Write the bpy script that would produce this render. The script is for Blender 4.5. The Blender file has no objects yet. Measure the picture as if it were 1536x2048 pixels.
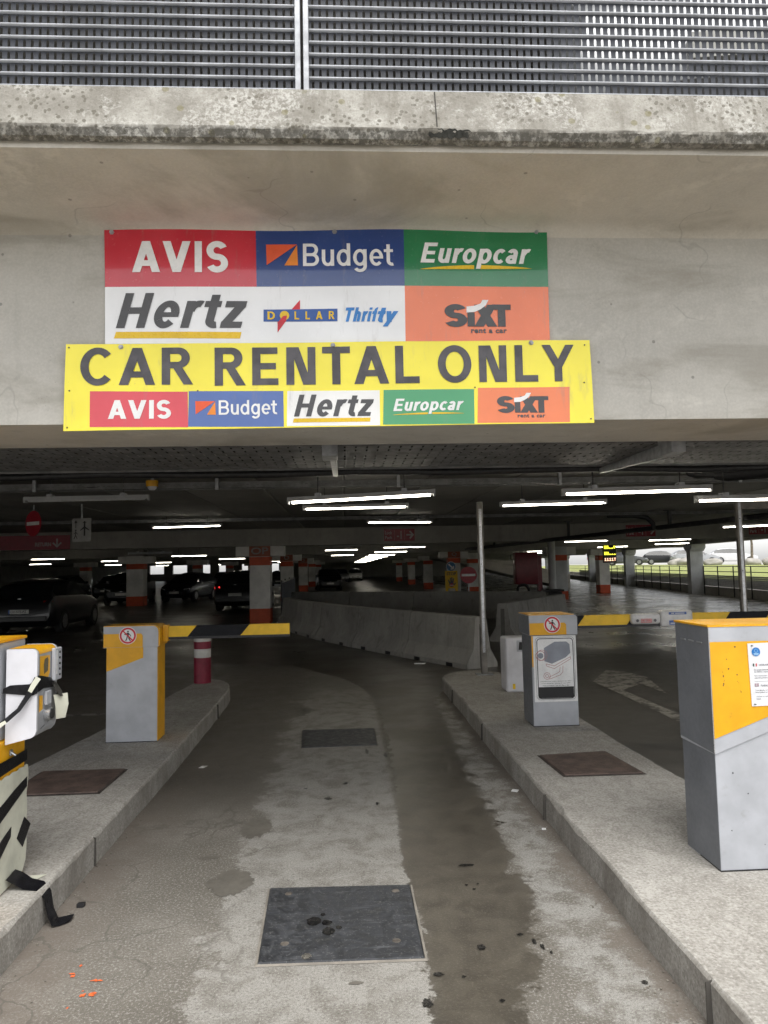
import bpy, bmesh, math, random
from mathutils import Vector, Matrix, noise as mnoise

random.seed(7)
SC = bpy.context.scene
COL = SC.collection

# ---------------------------------------------------------------- camera
EYE = 1.65
cam_d = bpy.data.cameras.new('camera')
cam_d.sensor_fit = 'HORIZONTAL'
cam_d.sensor_width = 36.0
cam_d.lens = 36.0 * 1450.0 / 1536.0
cam_d.clip_start = 0.05
cam_d.clip_end = 2000.0
cam = bpy.data.objects.new('camera', cam_d)
COL.objects.link(cam)
AY = Vector(((690 - 768) / 1450.0, (1135 - 1024) / 1450.0, 1.0)).normalized()   # depth axis seen from the lens
AX = Vector((1.0, -0.02, 0.0)); AX = (AX - AX.dot(AY) * AY).normalized()          # facade axis (slight roll of the phone)
AZ = AX.cross(AY)
if AZ.y > 0: AZ = -AZ
cam.matrix_world = Matrix(((AX.x, -AX.y, -AX.z, 0.0), (AY.x, -AY.y, -AY.z, 0.0), (AZ.x, -AZ.y, -AZ.z, EYE), (0, 0, 0, 1)))
SC.camera = cam

# ---------------------------------------------------------------- sky, sun, exposure (bright overcast day)
SUN_EL, SUN_AZ = math.radians(67), math.radians(168)      # high behind the camera, a touch to its right
world = bpy.data.worlds.new('World'); SC.world = world
world.use_nodes = True
wn, wl = world.node_tree.nodes, world.node_tree.links
wn.clear()
sky = wn.new('ShaderNodeTexSky'); sky.sky_type = 'NISHITA'; sky.sun_disc = False
sky.sun_elevation = SUN_EL; sky.sun_rotation = SUN_AZ
sky.dust_density = 1.2; sky.air_density = 1.0; sky.ozone_density = 1.0
hsv = wn.new('ShaderNodeHueSaturation'); hsv.inputs['Saturation'].default_value = 0.08   # cloud cover greys the blue out
bg = wn.new('ShaderNodeBackground'); bg.inputs['Strength'].default_value = 0.12
wo = wn.new('ShaderNodeOutputWorld')
wl.new(sky.outputs[0], hsv.inputs['Color']); wl.new(hsv.outputs[0], bg.inputs['Color']); wl.new(bg.outputs[0], wo.inputs['Surface'])
sun_d = bpy.data.lights.new('sun', 'SUN'); sun_d.energy = 1.5; sun_d.angle = math.radians(45); sun_d.color = (1.0, 0.97, 0.92)
sun = bpy.data.objects.new('sun', sun_d); COL.objects.link(sun)
sd = Vector((math.sin(SUN_AZ) * math.cos(SUN_EL), math.cos(SUN_AZ) * math.cos(SUN_EL), math.sin(SUN_EL)))
sun.rotation_euler = sd.to_track_quat('Z', 'Y').to_euler(); sun.location = sd * 50
vs = SC.view_settings
vs.view_transform = 'Standard'; vs.look = 'None'; vs.gamma = 1.0; vs.use_curve_mapping = False
vs.exposure = 1.15
SC.render.engine = 'CYCLES'
SC.cycles.use_denoising = True
SC.cycles.max_bounces = 5
SC.cycles.diffuse_bounces = 3
SC.cycles.glossy_bounces = 3
SC.cycles.use_adaptive_sampling = True
SC.cycles.adaptive_threshold = 0.03
SC.cycles.caustics_reflective = False
SC.cycles.caustics_refractive = False
SC.cycles.sample_clamp_indirect = 6.0

# ---------------------------------------------------------------- surveyed points: a sight line from the eye met with a real plane
CAMM = cam.matrix_world.to_3x3()
def sight(px, py):
    return CAMM @ Vector(((px - 768) / 1450.0, -(py - 1024) / 1450.0, -1.0))
def on_z(px, py, z):
    d = sight(px, py); t = (z - EYE) / d.z
    return Vector((d.x * t, d.y * t, z))
def on_y(px, py, y):
    d = sight(px, py); t = y / d.y
    return Vector((d.x * t, y, EYE + d.z * t))
def on_x(px, py, x):
    d = sight(px, py); t = x / d.x
    return Vector((x, d.y * t, EYE + d.z * t))

# ---------------------------------------------------------------- material helpers
class NT:
    def __init__(s, name):
        s.m = bpy.data.materials.new(name); s.m.use_nodes = True
        s.t = s.m.node_tree; s.n = s.t.nodes; s.l = s.t.links
        s.b = s.n['Principled BSDF']
        s._tc = None
    def tc(s, which='Object'):
        if s._tc is None: s._tc = s.n.new('ShaderNodeTexCoord')
        return s._tc.outputs[which]
    def put(s, sock, v):
        if v is None: return
        if isinstance(v, bpy.types.NodeSocket): s.l.new(v, sock)
        elif isinstance(v, (tuple, list)) and len(v) == 3 and sock.type == 'RGBA': sock.default_value = (*v, 1)
        else: sock.default_value = v
    def math(s, op, a, b=None, c=None, clamp=False):
        n = s.n.new('ShaderNodeMath'); n.operation = op; n.use_clamp = clamp
        s.put(n.inputs[0], a); s.put(n.inputs[1], b)
        if c is not None: s.put(n.inputs[2], c)
        return n.outputs[0]
    def mapr(s, v, a, b, c=0.0, d=1.0, smooth=True):
        n = s.n.new('ShaderNodeMapRange'); n.interpolation_type = 'SMOOTHSTEP' if smooth else 'LINEAR'
        s.put(n.inputs[0], v); s.put(n.inputs[1], a); s.put(n.inputs[2], b); s.put(n.inputs[3], c); s.put(n.inputs[4], d)
        return n.outputs[0]
    def noise(s, scale, detail=4.0, rough=0.55, vec=None, dist=0.0):
        n = s.n.new('ShaderNodeTexNoise'); n.inputs['Scale'].default_value = scale
        n.inputs['Detail'].default_value = detail; n.inputs['Roughness'].default_value = rough; n.inputs['Distortion'].default_value = dist
        s.l.new(vec if vec is not None else s.tc(), n.inputs['Vector'])
        return n.outputs[0]
    def voro(s, scale, feature='F1', vec=None, rnd=1.0, out=0):
        n = s.n.new('ShaderNodeTexVoronoi'); n.feature = feature; n.inputs['Scale'].default_value = scale
        n.inputs['Randomness'].default_value = rnd
        s.l.new(vec if vec is not None else s.tc(), n.inputs['Vector'])
        return n.outputs[out]
    def mix(s, f, a, b, blend='MIX'):
        n = s.n.new('ShaderNodeMix'); n.data_type = 'RGBA'; n.blend_type = blend
        s.put(n.inputs[0], f); s.put(n.inputs[6], a); s.put(n.inputs[7], b)
        return n.outputs[2]
    def scalev(s, v):
        n = s.n.new('ShaderNodeMapping'); n.inputs['Scale'].default_value = v
        s.l.new(s.tc(), n.inputs['Vector']); return n.outputs[0]
    def xyz(s):
        n = s.n.new('ShaderNodeSeparateXYZ'); s.l.new(s.tc(), n.inputs[0]); return n.outputs
    def bump(s, h, strength=0.3, dist=0.01):
        n = s.n.new('ShaderNodeBump'); n.inputs['Strength'].default_value = strength; n.inputs['Distance'].default_value = dist
        s.put(n.inputs['Height'], h); s.l.new(n.outputs[0], s.b.inputs['Normal'])
    def out(s, col=None, rough=None, metal=None, spec=None):
        s.put(s.b.inputs['Base Color'], col); s.put(s.b.inputs['Roughness'], rough); s.put(s.b.inputs['Metallic'], metal)
        if spec is not None: s.put(s.b.inputs['Specular IOR Level'], spec)
        return s.m

MATS = {}
def paint(name, col, rough=0.45, metal=0.0, wear=0.08, scale=6.0, dirt=0.0, dirt_col=(0.10, 0.085, 0.06), bump=0.0):
    """Painted / printed / metal surface: colour broken by faint blotches, fine specks and dirt."""
    if name in MATS: return MATS[name]
    t = NT(name)
    n1 = t.noise(scale, 5); n2 = t.noise(scale * 9, 3)
    dark = tuple(c * (1 - 2.2 * wear) for c in col); light = tuple(min(1, c * (1 + 1.2 * wear) + 0.02 * wear) for c in col)
    c = t.mix(t.mapr(n1, 0.3, 0.7), dark, light)
    if dirt > 0:
        d = t.math('MULTIPLY', t.mapr(t.noise(scale * 2.3, 6, 0.7), 0.56, 0.74), t.mapr(n2, 0.35, 0.7))
        c = t.mix(t.math('MULTIPLY', d, dirt), c, dirt_col)
    r = t.mapr(n2, 0.2, 0.8, max(0.03, rough - 0.09), min(1, rough + 0.09))
    if bump: t.bump(n2, bump, 0.003)
    MATS[name] = t.out(c, r, metal)
    return MATS[name]

def emit(name, col, strength):
    if name in MATS: return MATS[name]
    t = NT(name)
    t.out((0.8, 0.8, 0.78), 0.4)
    t.b.inputs['Emission Color'].default_value = (*col, 1); t.b.inputs['Emission Strength'].default_value = strength
    MATS[name] = t.m
    return t.m

def concrete(name, col, var=0.18, scale=1.0, streak=0.0, pits=0.25, grime=0.0, rough=0.85, bump=0.25, cloud=0.0, crack=0.0):
    t = NT(name)
    big = t.noise(0.9 * scale, 6, 0.6); mid = t.noise(6 * scale, 6, 0.62); fine = t.noise(70 * scale, 3, 0.6)
    c = t.mix(t.mapr(big, 0.3, 0.72), tuple(x * (1 - var) for x in col), tuple(min(1, x * (1 + var * .8)) for x in col))
    c = t.mix(t.math('MULTIPLY', t.mapr(mid, 0.45, 0.75), 0.45), c, tuple(x * (1 - 1.5 * var) for x in col))
    c = t.mix(t.math('MULTIPLY', t.mapr(fine, 0.35, 0.7), 0.3), c, tuple(min(1, x * 1.25) for x in col))
    if streak:
        s = t.noise(1.0, 5, 0.6, vec=t.scalev((9 * scale, 9 * scale, 0.6 * scale)))
        c = t.mix(t.math('MULTIPLY', t.mapr(s, 0.52, 0.75), streak), c, tuple(x * 0.45 for x in col))
    if grime:
        g = t.noise(2.2 * scale, 8, 0.72, dist=0.8)
        c = t.mix(t.math('MULTIPLY', t.mapr(g, 0.55, 0.68), grime), c, (0.07, 0.065, 0.055))
    if cloud:
        cl = t.noise(1.0, 6, 0.62, vec=t.scalev((1.1, 1.1, 3.2)), dist=0.5); cl2 = t.noise(13, 5, 0.7)
        c = t.mix(t.math('MULTIPLY', t.mapr(cl, 0.50, 0.68), cloud), c, tuple(x * y for x, y in zip(col, (.60, .58, .54))))
        c = t.mix(t.math('MULTIPLY', t.math('MULTIPLY', t.mapr(cl, 0.46, 0.34), t.mapr(cl2, .4, .62)), cloud), c, tuple(min(1, x * 1.28) for x in col))
        c = t.mix(t.math('MULTIPLY', t.math('SUBTRACT', 1.0, t.mapr(t.voro(5.0), 0.035, 0.055)), .6), c, tuple(x * 0.3 for x in col))
    if crack:
        nz = t.n.new('ShaderNodeTexNoise'); nz.inputs['Scale'].default_value = 3.0; t.l.new(t.tc(), nz.inputs['Vector'])
        dv = t.n.new('ShaderNodeVectorMath'); dv.operation = 'MULTIPLY_ADD'; t.l.new(nz.outputs['Color'], dv.inputs[0]); dv.inputs[1].default_value = (.5, .5, .5); t.l.new(t.tc(), dv.inputs[2])
        k = t.math('MULTIPLY', t.math('SUBTRACT', 1.0, t.mapr(t.voro(.9, 'DISTANCE_TO_EDGE', vec=dv.outputs[0]), .001, .006)), t.mapr(t.noise(1.7, 3), .5, .58))
        c = t.mix(t.math('MULTIPLY', k, crack), c, tuple(x * .35 for x in col))
    v = t.voro(38 * scale); pit = t.mapr(v, 0.05, 0.14)
    sp = t.mapr(t.noise(3.1 * scale, 3), 0.5, 0.62)
    c = t.mix(t.math('MULTIPLY', t.math('MULTIPLY', t.math('SUBTRACT', 1.0, pit), sp), pits), c, tuple(x * 0.35 for x in col))
    h = t.math('ADD', t.math('MULTIPLY', mid, 0.6), t.math('MULTIPLY', fine, 0.4))
    t.bump(h, bump, 0.006)
    MATS[name] = t.out(c, t.mapr(mid, 0.2, 0.8, rough - 0.1, min(1.0, rough + 0.08)))
    return MATS[name]

# ---------------------------------------------------------------- mesh helpers
class MB:
    """Collects shapes into one mesh (world coordinates)."""
    def __init__(s): s.v = []; s.f = []; s.mi = []
    def add(s, vs, fs, mi=0):
        o = len(s.v); s.v += [tuple(p) for p in vs]; s.f += [tuple(i + o for i in f) for f in fs]; s.mi += [mi] * len(fs); return s
    def box(s, x0, x1, y0, y1, z0, z1, mi=0):
        return s.add([(x0, y0, z0), (x1, y0, z0), (x1, y1, z0), (x0, y1, z0), (x0, y0, z1), (x1, y0, z1), (x1, y1, z1), (x0, y1, z1)],
                     [(0, 3, 2, 1), (4, 5, 6, 7), (0, 1, 5, 4), (1, 2, 6, 5), (2, 3, 7, 6), (3, 0, 4, 7)], mi)
    def bbox(s, x0, x1, y0, y1, z0, z1, r=0.006, seg=2, mi=0):
        bm = bmesh.new(); bmesh.ops.create_cube(bm, size=1)
        for v in bm.verts:
            v.co = (x0 + (v.co.x + .5) * (x1 - x0), y0 + (v.co.y + .5) * (y1 - y0), z0 + (v.co.z + .5) * (z1 - z0))
        bmesh.ops.bevel(bm, geom=bm.edges[:], offset=r, segments=seg, affect='EDGES', profile=0.5)
        bm.verts.index_update()
        s.add([v.co[:] for v in bm.verts], [[v.index for v in f.verts] for f in bm.faces], mi); bm.free(); return s
    def prism(s, pts, d, mi=0):
        """closed prism: polygon pts (3-D, planar) pushed along vector d"""
        n = len(pts); d = Vector(d); a = [Vector(p) for p in pts]; b = [p + d for p in a]
        return s.add(a + b, [tuple(range(n))[::-1], tuple(range(n, 2 * n))] + [(i, (i + 1) % n, n + (i + 1) % n, n + i) for i in range(n)], mi)
    def tube(s, path, r, n=10, mi=0, cap=True):
        path = [Vector(p) for p in path]; rings = []
        for i, p in enumerate(path):
            t = (path[min(i + 1, len(path) - 1)] - path[max(i - 1, 0)]).normalized()
            u = t.cross(Vector((0, 0, 1)));  u = t.cross(Vector((1, 0, 0))) if u.length < 1e-3 else u
            u.normalize(); w = t.cross(u); rr = r[i] if isinstance(r, (list, tuple)) else r
            rings.append([p + u * math.cos(2 * math.pi * k / n) * rr + w * math.sin(2 * math.pi * k / n) * rr for k in range(n)])
        fs = []
        for i in range(len(path) - 1):
            fs += [(i * n + k, i * n + (k + 1) % n, (i + 1) * n + (k + 1) % n, (i + 1) * n + k) for k in range(n)]
        if cap: fs += [tuple(range(n))[::-1], tuple(range((len(path) - 1) * n, len(path) * n))]
        return s.add([q for g in rings for q in g], fs, mi)
    def lathe(s, c, prof, n=24, mi=0):
        """prof: (radius, z) pairs about a vertical axis at c"""
        c = Vector(c); vs = []; fs = []
        for r, z in prof: vs += [c + Vector((r * math.cos(2 * math.pi * k / n), r * math.sin(2 * math.pi * k / n), z)) for k in range(n)]
        for i in range(len(prof) - 1): fs += [(i * n + k, i * n + (k + 1) % n, (i + 1) * n + (k + 1) % n, (i + 1) * n + k) for k in range(n)]
        fs += [tuple(range(n))[::-1], tuple(range((len(prof) - 1) * n, len(prof) * n))]
        return s.add(vs, fs, mi)
    def mesh(s, name, mats):
        me = bpy.data.meshes.new(name); me.from_pydata(s.v, [], s.f)
        for m in (mats if isinstance(mats, (list, tuple)) else [mats]): me.materials.append(m)
        if any(s.mi): me.polygons.foreach_set('material_index', s.mi)
        me.update(); return me
    def build(s, name, mats, parent=None, smooth=None, **kw):
        return link(name, s.mesh(name, mats), parent, smooth, **kw)

WLOC = {}
def link(name, me, parent=None, smooth=None, **kw):
    if smooth is not None:
        me.polygons.foreach_set('use_smooth', [True] * len(me.polygons))
        try: me.set_sharp_from_angle(angle=math.radians(smooth))
        except Exception: pass
    o = bpy.data.objects.new(name, me); COL.objects.link(o)
    if parent is not None:
        o.parent = parent; o.location = -WLOC.get(parent.name, Vector((0, 0, 0)))
    WLOC[o.name] = Vector((0, 0, 0))
    return tag(o, **kw)
def tag(o, label=None, cat=None, group=None, kind=None):
    if label: o['label'] = label
    if cat: o['category'] = cat
    if group: o['group'] = group
    if kind: o['kind'] = kind
    return o
def thing(name, loc, label, cat, group=None):
    o = bpy.data.objects.new(name, None); COL.objects.link(o); o.location = loc; o.empty_display_size = 0.2
    WLOC[o.name] = Vector(loc)
    return tag(o, label, cat, group)
def copy_tree(o, parent=None):
    c = o.copy(); COL.objects.link(c)
    if parent is not None: c.parent = parent
    for ch in [x for x in o.children]: copy_tree(ch, c)
    return c

class Face:
    """A flat face with its own axes; flat print (lettering, pictograms) is laid on it."""
    def __init__(s, o, u=(1, 0, 0), v=(0, 0, 1)):
        s.o = Vector(o); s.u = Vector(u).normalized(); s.v = Vector(v).normalized(); s.n = s.u.cross(s.v)
        s.fn = None
    def p(s, a, b, off=0.0):
        e = s.fn(a, b) if s.fn else 0.0
        return s.o + s.u * a + s.v * b + s.n * (off + e)
    def mb_poly(s, mb, pts, off=0.0015, mi=0):
        return mb.add([s.p(a, b, off) for a, b in pts], [tuple(range(len(pts)))], mi)
    def mb_slab(s, mb, pts, off, th, mi=0):
        return mb.prism([s.p(a, b, off) for a, b in pts], s.n * th, mi)
    def mb_rect(s, mb, a0, b0, a1, b1, off=0.0015, mi=0): return s.mb_poly(mb, [(a0, b0), (a1, b0), (a1, b1), (a0, b1)], off, mi)
    def mb_ring(s, mb, ca, cb, r0, r1, off=0.002, n=40, mi=0):
        vs = []; fs = []
        for k in range(n):
            c, q = math.cos(2 * math.pi * k / n), math.sin(2 * math.pi * k / n)
            vs += [s.p(ca + r0 * c, cb + r0 * q, off), s.p(ca + r1 * c, cb + r1 * q, off)]
        for k in range(n): fs.append((2 * k, 2 * k + 1, (2 * k + 3) % (2 * n), (2 * k + 2) % (2 * n)))
        return mb.add(vs, fs, mi)
    def mb_disc(s, mb, ca, cb, r, off=0.0015, n=40, mi=0, ry=None):
        ry = ry or r
        return s.mb_poly(mb, [(ca + r * math.cos(2 * math.pi * k / n), cb + ry * math.sin(2 * math.pi * k / n)) for k in range(n)], off, mi)
    def mb_stroke(s, mb, pts, w, off=0.002, mi=0, closed=False):
        P_ = [Vector(p) for p in pts]; n = len(P_); L = []; R = []
        for i, p in enumerate(P_):
            a = P_[i - 1] if (i > 0 or closed) else None; b = P_[(i + 1) % n] if (i < n - 1 or closed) else None
            d1 = (p - a).normalized() if a is not None else None; d2 = (b - p).normalized() if b is not None else None
            d1 = d1 or d2; d2 = d2 or d1
            n1 = Vector((-d1.y, d1.x)); n2 = Vector((-d2.y, d2.x)); m = (n1 + n2)
            m = n1 if m.length < 1e-4 else m.normalized()
            k = min(2.0, 1.0 / max(0.35, m.dot(n1)))
            L.append(p + m * w / 2 * k); R.append(p - m * w / 2 * k)
        vs = [s.p(q.x, q.y, off) for q in L] + [s.p(q.x, q.y, off) for q in R]
        return mb.add(vs, [(n + i, n + (i + 1) % n, (i + 1) % n, i) for i in range(n if closed else n - 1)], mi)
    def text(s, mb, txt, a0, b0, a1, b1, bold=0.0, shear=0.0, off=0.003, mi=0, space=1.0, shape=None):
        """lettering fitted to the box (a0,b0)-(a1,b1), descenders included"""
        vs, fs = glyphs(txt, bold, shear, space)
        xs = [v[0] for v in vs]; ys = [v[1] for v in vs]
        x0, x1, y0, y1 = min(xs), max(xs), min(ys), max(ys)
        q = []
        for x, y in vs:
            a = a0 + (x - x0) / (x1 - x0) * (a1 - a0); b = b0 + (y - y0) / (y1 - y0) * (b1 - b0)
            if shape: a, b = shape(a, b)
            q.append(s.p(a, b, off))
        return mb.add(q, fs, mi)

GL = {}
def glyphs(txt, bold, shear, space):
    k = (txt, bold, shear, space)
    if k not in GL:
        cu = bpy.data.curves.new('lettering_source', 'FONT'); cu.body = txt; cu.size = 1.0; cu.offset = bold; cu.shear = shear
        cu.space_character = space; cu.fill_mode = 'FRONT'; cu.resolution_u = 4
        ob = bpy.data.objects.new('lettering_source', cu); COL.objects.link(ob)
        dg = bpy.context.evaluated_depsgraph_get(); dg.update()
        me = bpy.data.meshes.new_from_object(ob.evaluated_get(dg))
        GL[k] = ([(v.co.x, v.co.y) for v in me.vertices], [tuple(p.vertices) for p in me.polygons])
        bpy.data.objects.remove(ob); bpy.data.curves.remove(cu); bpy.data.meshes.remove(me)
    return GL[k]

def perforated(mb, P0, U, V, nx, ny, pu, pv, su, sv, mi=0):
    """sheet of nx*ny cells (pitch pu,pv), each pierced by a long slot su x sv"""
    P0, U, V = Vector(P0), Vector(U), Vector(V)
    ca, cb = pu / 2, pv / 2; r = min(su, sv) / 2
    if sv >= su:
        inner = [(ca + su / 2, cb), (ca + su / 2, cb + sv / 2 - r), (ca + r * .5, cb + sv / 2), (ca - r * .5, cb + sv / 2), (ca - su / 2, cb + sv / 2 - r), (ca - su / 2, cb), (ca - su / 2, cb - sv / 2 + r), (ca - r * .5, cb - sv / 2), (ca + r * .5, cb - sv / 2), (ca + su / 2, cb - sv / 2 + r)]
        outer = [(pu, cb), (pu, pv), (ca + r * .5, pv), (ca - r * .5, pv), (0, pv), (0, cb), (0, 0), (ca - r * .5, 0), (ca + r * .5, 0), (pu, 0)]
    else:
        inner = [(ca + su / 2, cb), (ca + su / 2 - r * .3, cb + sv / 2), (ca, cb + sv / 2), (ca - su / 2 + r * .3, cb + sv / 2), (ca - su / 2, cb), (ca - su / 2 + r * .3, cb - sv / 2), (ca, cb - sv / 2), (ca + su / 2 - r * .3, cb - sv / 2)]
        outer = [(pu, cb), (pu, pv), (ca, pv), (0, pv), (0, cb), (0, 0), (ca, 0), (pu, 0)]
    k = len(inner)
    fs = [(i, (i + 1) % k, k + (i + 1) % k, k + i) for i in range(k)]
    for j in range(ny):
        for i in range(nx):
            vs = [P0 + U * (i * pu + a) + V * (j * pv + b) for a, b in outer + inner]
            mb.add(vs, fs, mi)
    return mb
# ---------------------------------------------------------------- a bold grotesque alphabet drawn from bars, slanted bars and bent strokes
def sg(ch, w, xh=.73):
    """returns (advance, polygons) with cap height 1; w = stroke weight"""
    P_ = []; h = w / 2; sx = w * 1.06
    def R(x0, y0, x1, y1): P_.append([(x0, y0), (x1, y0), (x1, y1), (x0, y1)])
    def D(x0, y0, x1, y1, k): P_.append([(x0 - k / 2, y0), (x0 + k / 2, y0), (x1 + k / 2, y1), (x1 - k / 2, y1)])
    def A(cx, cy, rx, ry, a0, a1, t=w, n=18):       # bent stroke: outer radii rx, ry, angles in degrees
        n = max(6, int(n * abs(a1 - a0) / 180)); o = []; i_ = []
        for k in range(n + 1):
            a = math.radians(a0 + (a1 - a0) * k / n); c, s = math.cos(a), math.sin(a)
            o.append((cx + rx * c, cy + ry * s)); i_.append((cx + (rx - t * 1.04) * c, cy + (ry - t * .92) * s))
        for k in range(n): P_.append([o[k], o[k + 1], i_[k + 1], i_[k]])
    if ch == ' ': return .34, []
    if ch == 'A': k = w * 1.18; D(k / 2, 0, .44, 1, k); D(.88 - k / 2, 0, .44, 1, k); R(.24, .20, .64, .20 + w * .85); return .90, P_
    if ch == 'V': k = w * 1.18; D(.44, 0, k / 2, 1, k); D(.44, 0, .88 - k / 2, 1, k); return .90, P_
    if ch == 'I': R(.05, 0, .05 + sx, 1); return .10 + sx, P_
    if ch == 'C': A(.46, .5, .42, .515, 42, 318, n=40); return .90, P_
    if ch == 'O': A(.48, .5, .44, .515, 0, 360, n=40); return .98, P_
    if ch == 'E': R(.07, 0, .07 + sx, 1); R(.07 + sx, 0, .72, w * .9); R(.07 + sx, 1 - w * .9, .70, 1); R(.07 + sx, .5 - w * .43, .66, .5 + w * .43); return .78, P_
    if ch == 'L': R(.07, 0, .07 + sx, 1); R(.07 + sx, 0, .68, w * .92); return .72, P_
    if ch == 'T': R(.37 - sx / 2, 0, .37 + sx / 2, 1 - w * .9); R(.02, 1 - w * .9, .72, 1); return .75, P_
    if ch == 'H': R(.07, 0, .07 + sx, 1); R(.79 - sx, 0, .79, 1); R(.07 + sx, .5 - w * .45, .79 - sx, .5 + w * .45); return .87, P_
    if ch == 'N': k = w * 1.12; R(.07, 0, .07 + sx * .95, 1); R(.80 - sx * .95, 0, .80, 1); D(.80 - sx * .95 - k * .02, 0, .07 + sx * .95 + k * .02, 1, k); return .88, P_
    if ch == 'Y': k = w * 1.15; R(.43 - sx / 2, 0, .43 + sx / 2, .42); D(.43, .40, .43 - .43 + k / 2, 1, k); D(.43, .40, .86 - k / 2, 1, k); return .87, P_
    if ch == 'X': k = w * 1.25; D(k / 2, 0, .84 - k / 2, 1, k); D(.84 - k / 2, 0, k / 2, 1, k); return .85, P_
    if ch in 'RB':
        y0 = .44; R(.07, 0, .07 + sx, 1); R(.07 + sx, 1 - w * .88, .48, 1); R(.07 + sx, y0, .48, y0 + w * .88); A(.48, (1 + y0) / 2, .28, (1 - y0) / 2, -90, 90)
        if ch == 'R': k = w * 1.2; D(.84 - k / 2, 0, .46, y0 + .02, k); return .86, P_
        P_.pop; R(.07 + sx, 0, .50, w * .88); A(.50, (y0 + w * .88) / 2, .30, (y0 + w * .88) / 2, -90, 90); return .84, P_
    if ch == 'D': R(.07, 0, .07 + sx, 1); R(.07 + sx, 1 - w * .88, .40, 1); R(.07 + sx, 0, .40, w * .88); A(.40, .5, .42, .5, -90, 90, n=24); return .88, P_
    if ch in 'Ss':
        r = .256 + w * .23; A(.37, 1.012 - r, .335, r, 25, 270, n=26); A(.37, r - .012, .345, r, 90, -155, n=26); return .76, P_
    # lower case
    r = xh / 2; rx = .31
    if ch == 'o': A(.34, r, rx + .01, r + .012, 0, 360, n=36); return .69, P_
    if ch == 'c': A(.34, r, rx, r + .012, 45, 315, n=30); return .60, P_
    if ch == 'e': A(.34, r, rx, r + .012, 0, 318, n=34); R(.34 - rx + w * .9, r - w * .36, .34 + rx, r + w * .30); return .66, P_
    if ch in 'dq': A(.34, r, rx, r + .012, 0, 360, n=34); R(.65 - sx, 0, .65, 1.0); return .72, P_
    if ch == 'p': A(.38, r, rx, r + .012, 0, 360, n=34); R(.07, -.27, .07 + sx, xh); return .73, P_
    if ch == 'g': A(.34, r, rx, r + .012, 0, 360, n=34); R(.65 - sx, -.02, .65, xh); A(.34, -.02, rx, .27, 0, -150, n=22); return .72, P_
    if ch == 'u': R(.06, .28, .06 + sx, xh); R(.62 - sx, 0, .62, xh); A(.335, .29, .275, .30, 180, 360, n=20); return .68, P_
    if ch == 'h': R(.06, 0, .06 + sx, 1.0); R(.62 - sx, 0, .62, xh - .28); A(.34, xh - .29, .28, .30, 0, 180, n=20); return .68, P_
    if ch == 'r': R(.06, 0, .06 + sx, xh); A(.40, xh - .33, .30, .345, 70, 172, n=16); return .48, P_
    if ch == 't': R(.12, .20, .12 + sx, .95); R(.0, xh - w * .85, .42, xh); A(.12 + .26, .22, .26, .23, 180, 285, n=16); return .45, P_
    if ch == 'f': R(.12, 0, .12 + sx, .76); R(.0, xh - w * .85, .40, xh); A(.12 + .26, .76, .26, .25, 180, 80, n=16); return .42, P_
    if ch == 'i': R(.06, 0, .06 + sx, xh); R(.06, .84, .06 + sx, 1.0); return .12 + sx, P_
    if ch == 'y': k = w * 1.15; D(.34, .02, k / 2, xh, k); D(.20, -.27, .66 - k / 2, xh, k); return .66, P_
    if ch == 'z': R(.03, 0, .57, w * .88); R(.03, xh - w * .88, .56, xh); D(.03 + w * .72, w * .86, .56 - w * .72, xh - w * .86, w * 1.35); return .60, P_
    if ch == 'a': A(.30, .215, .265, .225, 0, 360, n=26); R(.565 - sx, 0, .565, xh - .2); A(.31, xh - .235, .255, .247, 0, 160, n=18); return .64, P_
    return .5, P_
def heavy_text(face, mb, txt, a0, b0, a1, b1, w=.2, shear=0.0, track=.06, off=.003, xh=.73, shape=None):
    x = 0; polys = []
    for ch in txt:
        adv, ps = sg(ch, w, xh)
        for i, p in enumerate(ps): polys.append(([(px + x + shear * py, py) for px, py in p], (i % 40) * .000012 + (.00055 if (len(p) == 4 and i % 2) else 0) * 0))
        x += adv + track
    xs = [q[0] for p, _ in polys for q in p]; ys = [q[1] for p, _ in polys for q in p]; x0, x1, y0, y1 = min(xs), max(xs), min(ys), max(ys)
    for p, e in polys:
        q = []
        for px, py in p:
            a = a0 + (px - x0) / (x1 - x0) * (a1 - a0); b = b0 + (py - y0) / (y1 - y0) * (b1 - b0)
            if shape: a, b = shape(a, b)
            q.append(face.p(a, b, off + e))
        mb.add(q, [tuple(range(len(q)))])
    return mb
# ================================================================ materials of the place
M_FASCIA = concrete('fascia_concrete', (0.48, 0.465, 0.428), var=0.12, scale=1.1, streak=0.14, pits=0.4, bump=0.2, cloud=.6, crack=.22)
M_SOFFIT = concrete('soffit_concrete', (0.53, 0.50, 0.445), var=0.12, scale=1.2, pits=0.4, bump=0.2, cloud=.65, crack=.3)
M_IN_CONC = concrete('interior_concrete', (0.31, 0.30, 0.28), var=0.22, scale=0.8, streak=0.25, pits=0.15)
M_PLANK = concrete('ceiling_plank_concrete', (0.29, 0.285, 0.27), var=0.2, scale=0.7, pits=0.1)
def vary_by_plank(m, lo, hi):
    n = m.node_tree.nodes; l = m.node_tree.links; b = n['Principled BSDF']; src = b.inputs['Base Color'].links[0].from_socket
    oi = n.new('ShaderNodeObjectInfo'); mr = n.new('ShaderNodeMapRange'); mr.inputs[3].default_value = lo; mr.inputs[4].default_value = hi; l.new(oi.outputs['Random'], mr.inputs[0])
    hs = n.new('ShaderNodeHueSaturation'); l.new(mr.outputs[0], hs.inputs['Value']); l.new(src, hs.inputs['Color']); l.new(hs.outputs[0], b.inputs['Base Color'])
vary_by_plank(M_PLANK, .7, 1.35)
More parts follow.
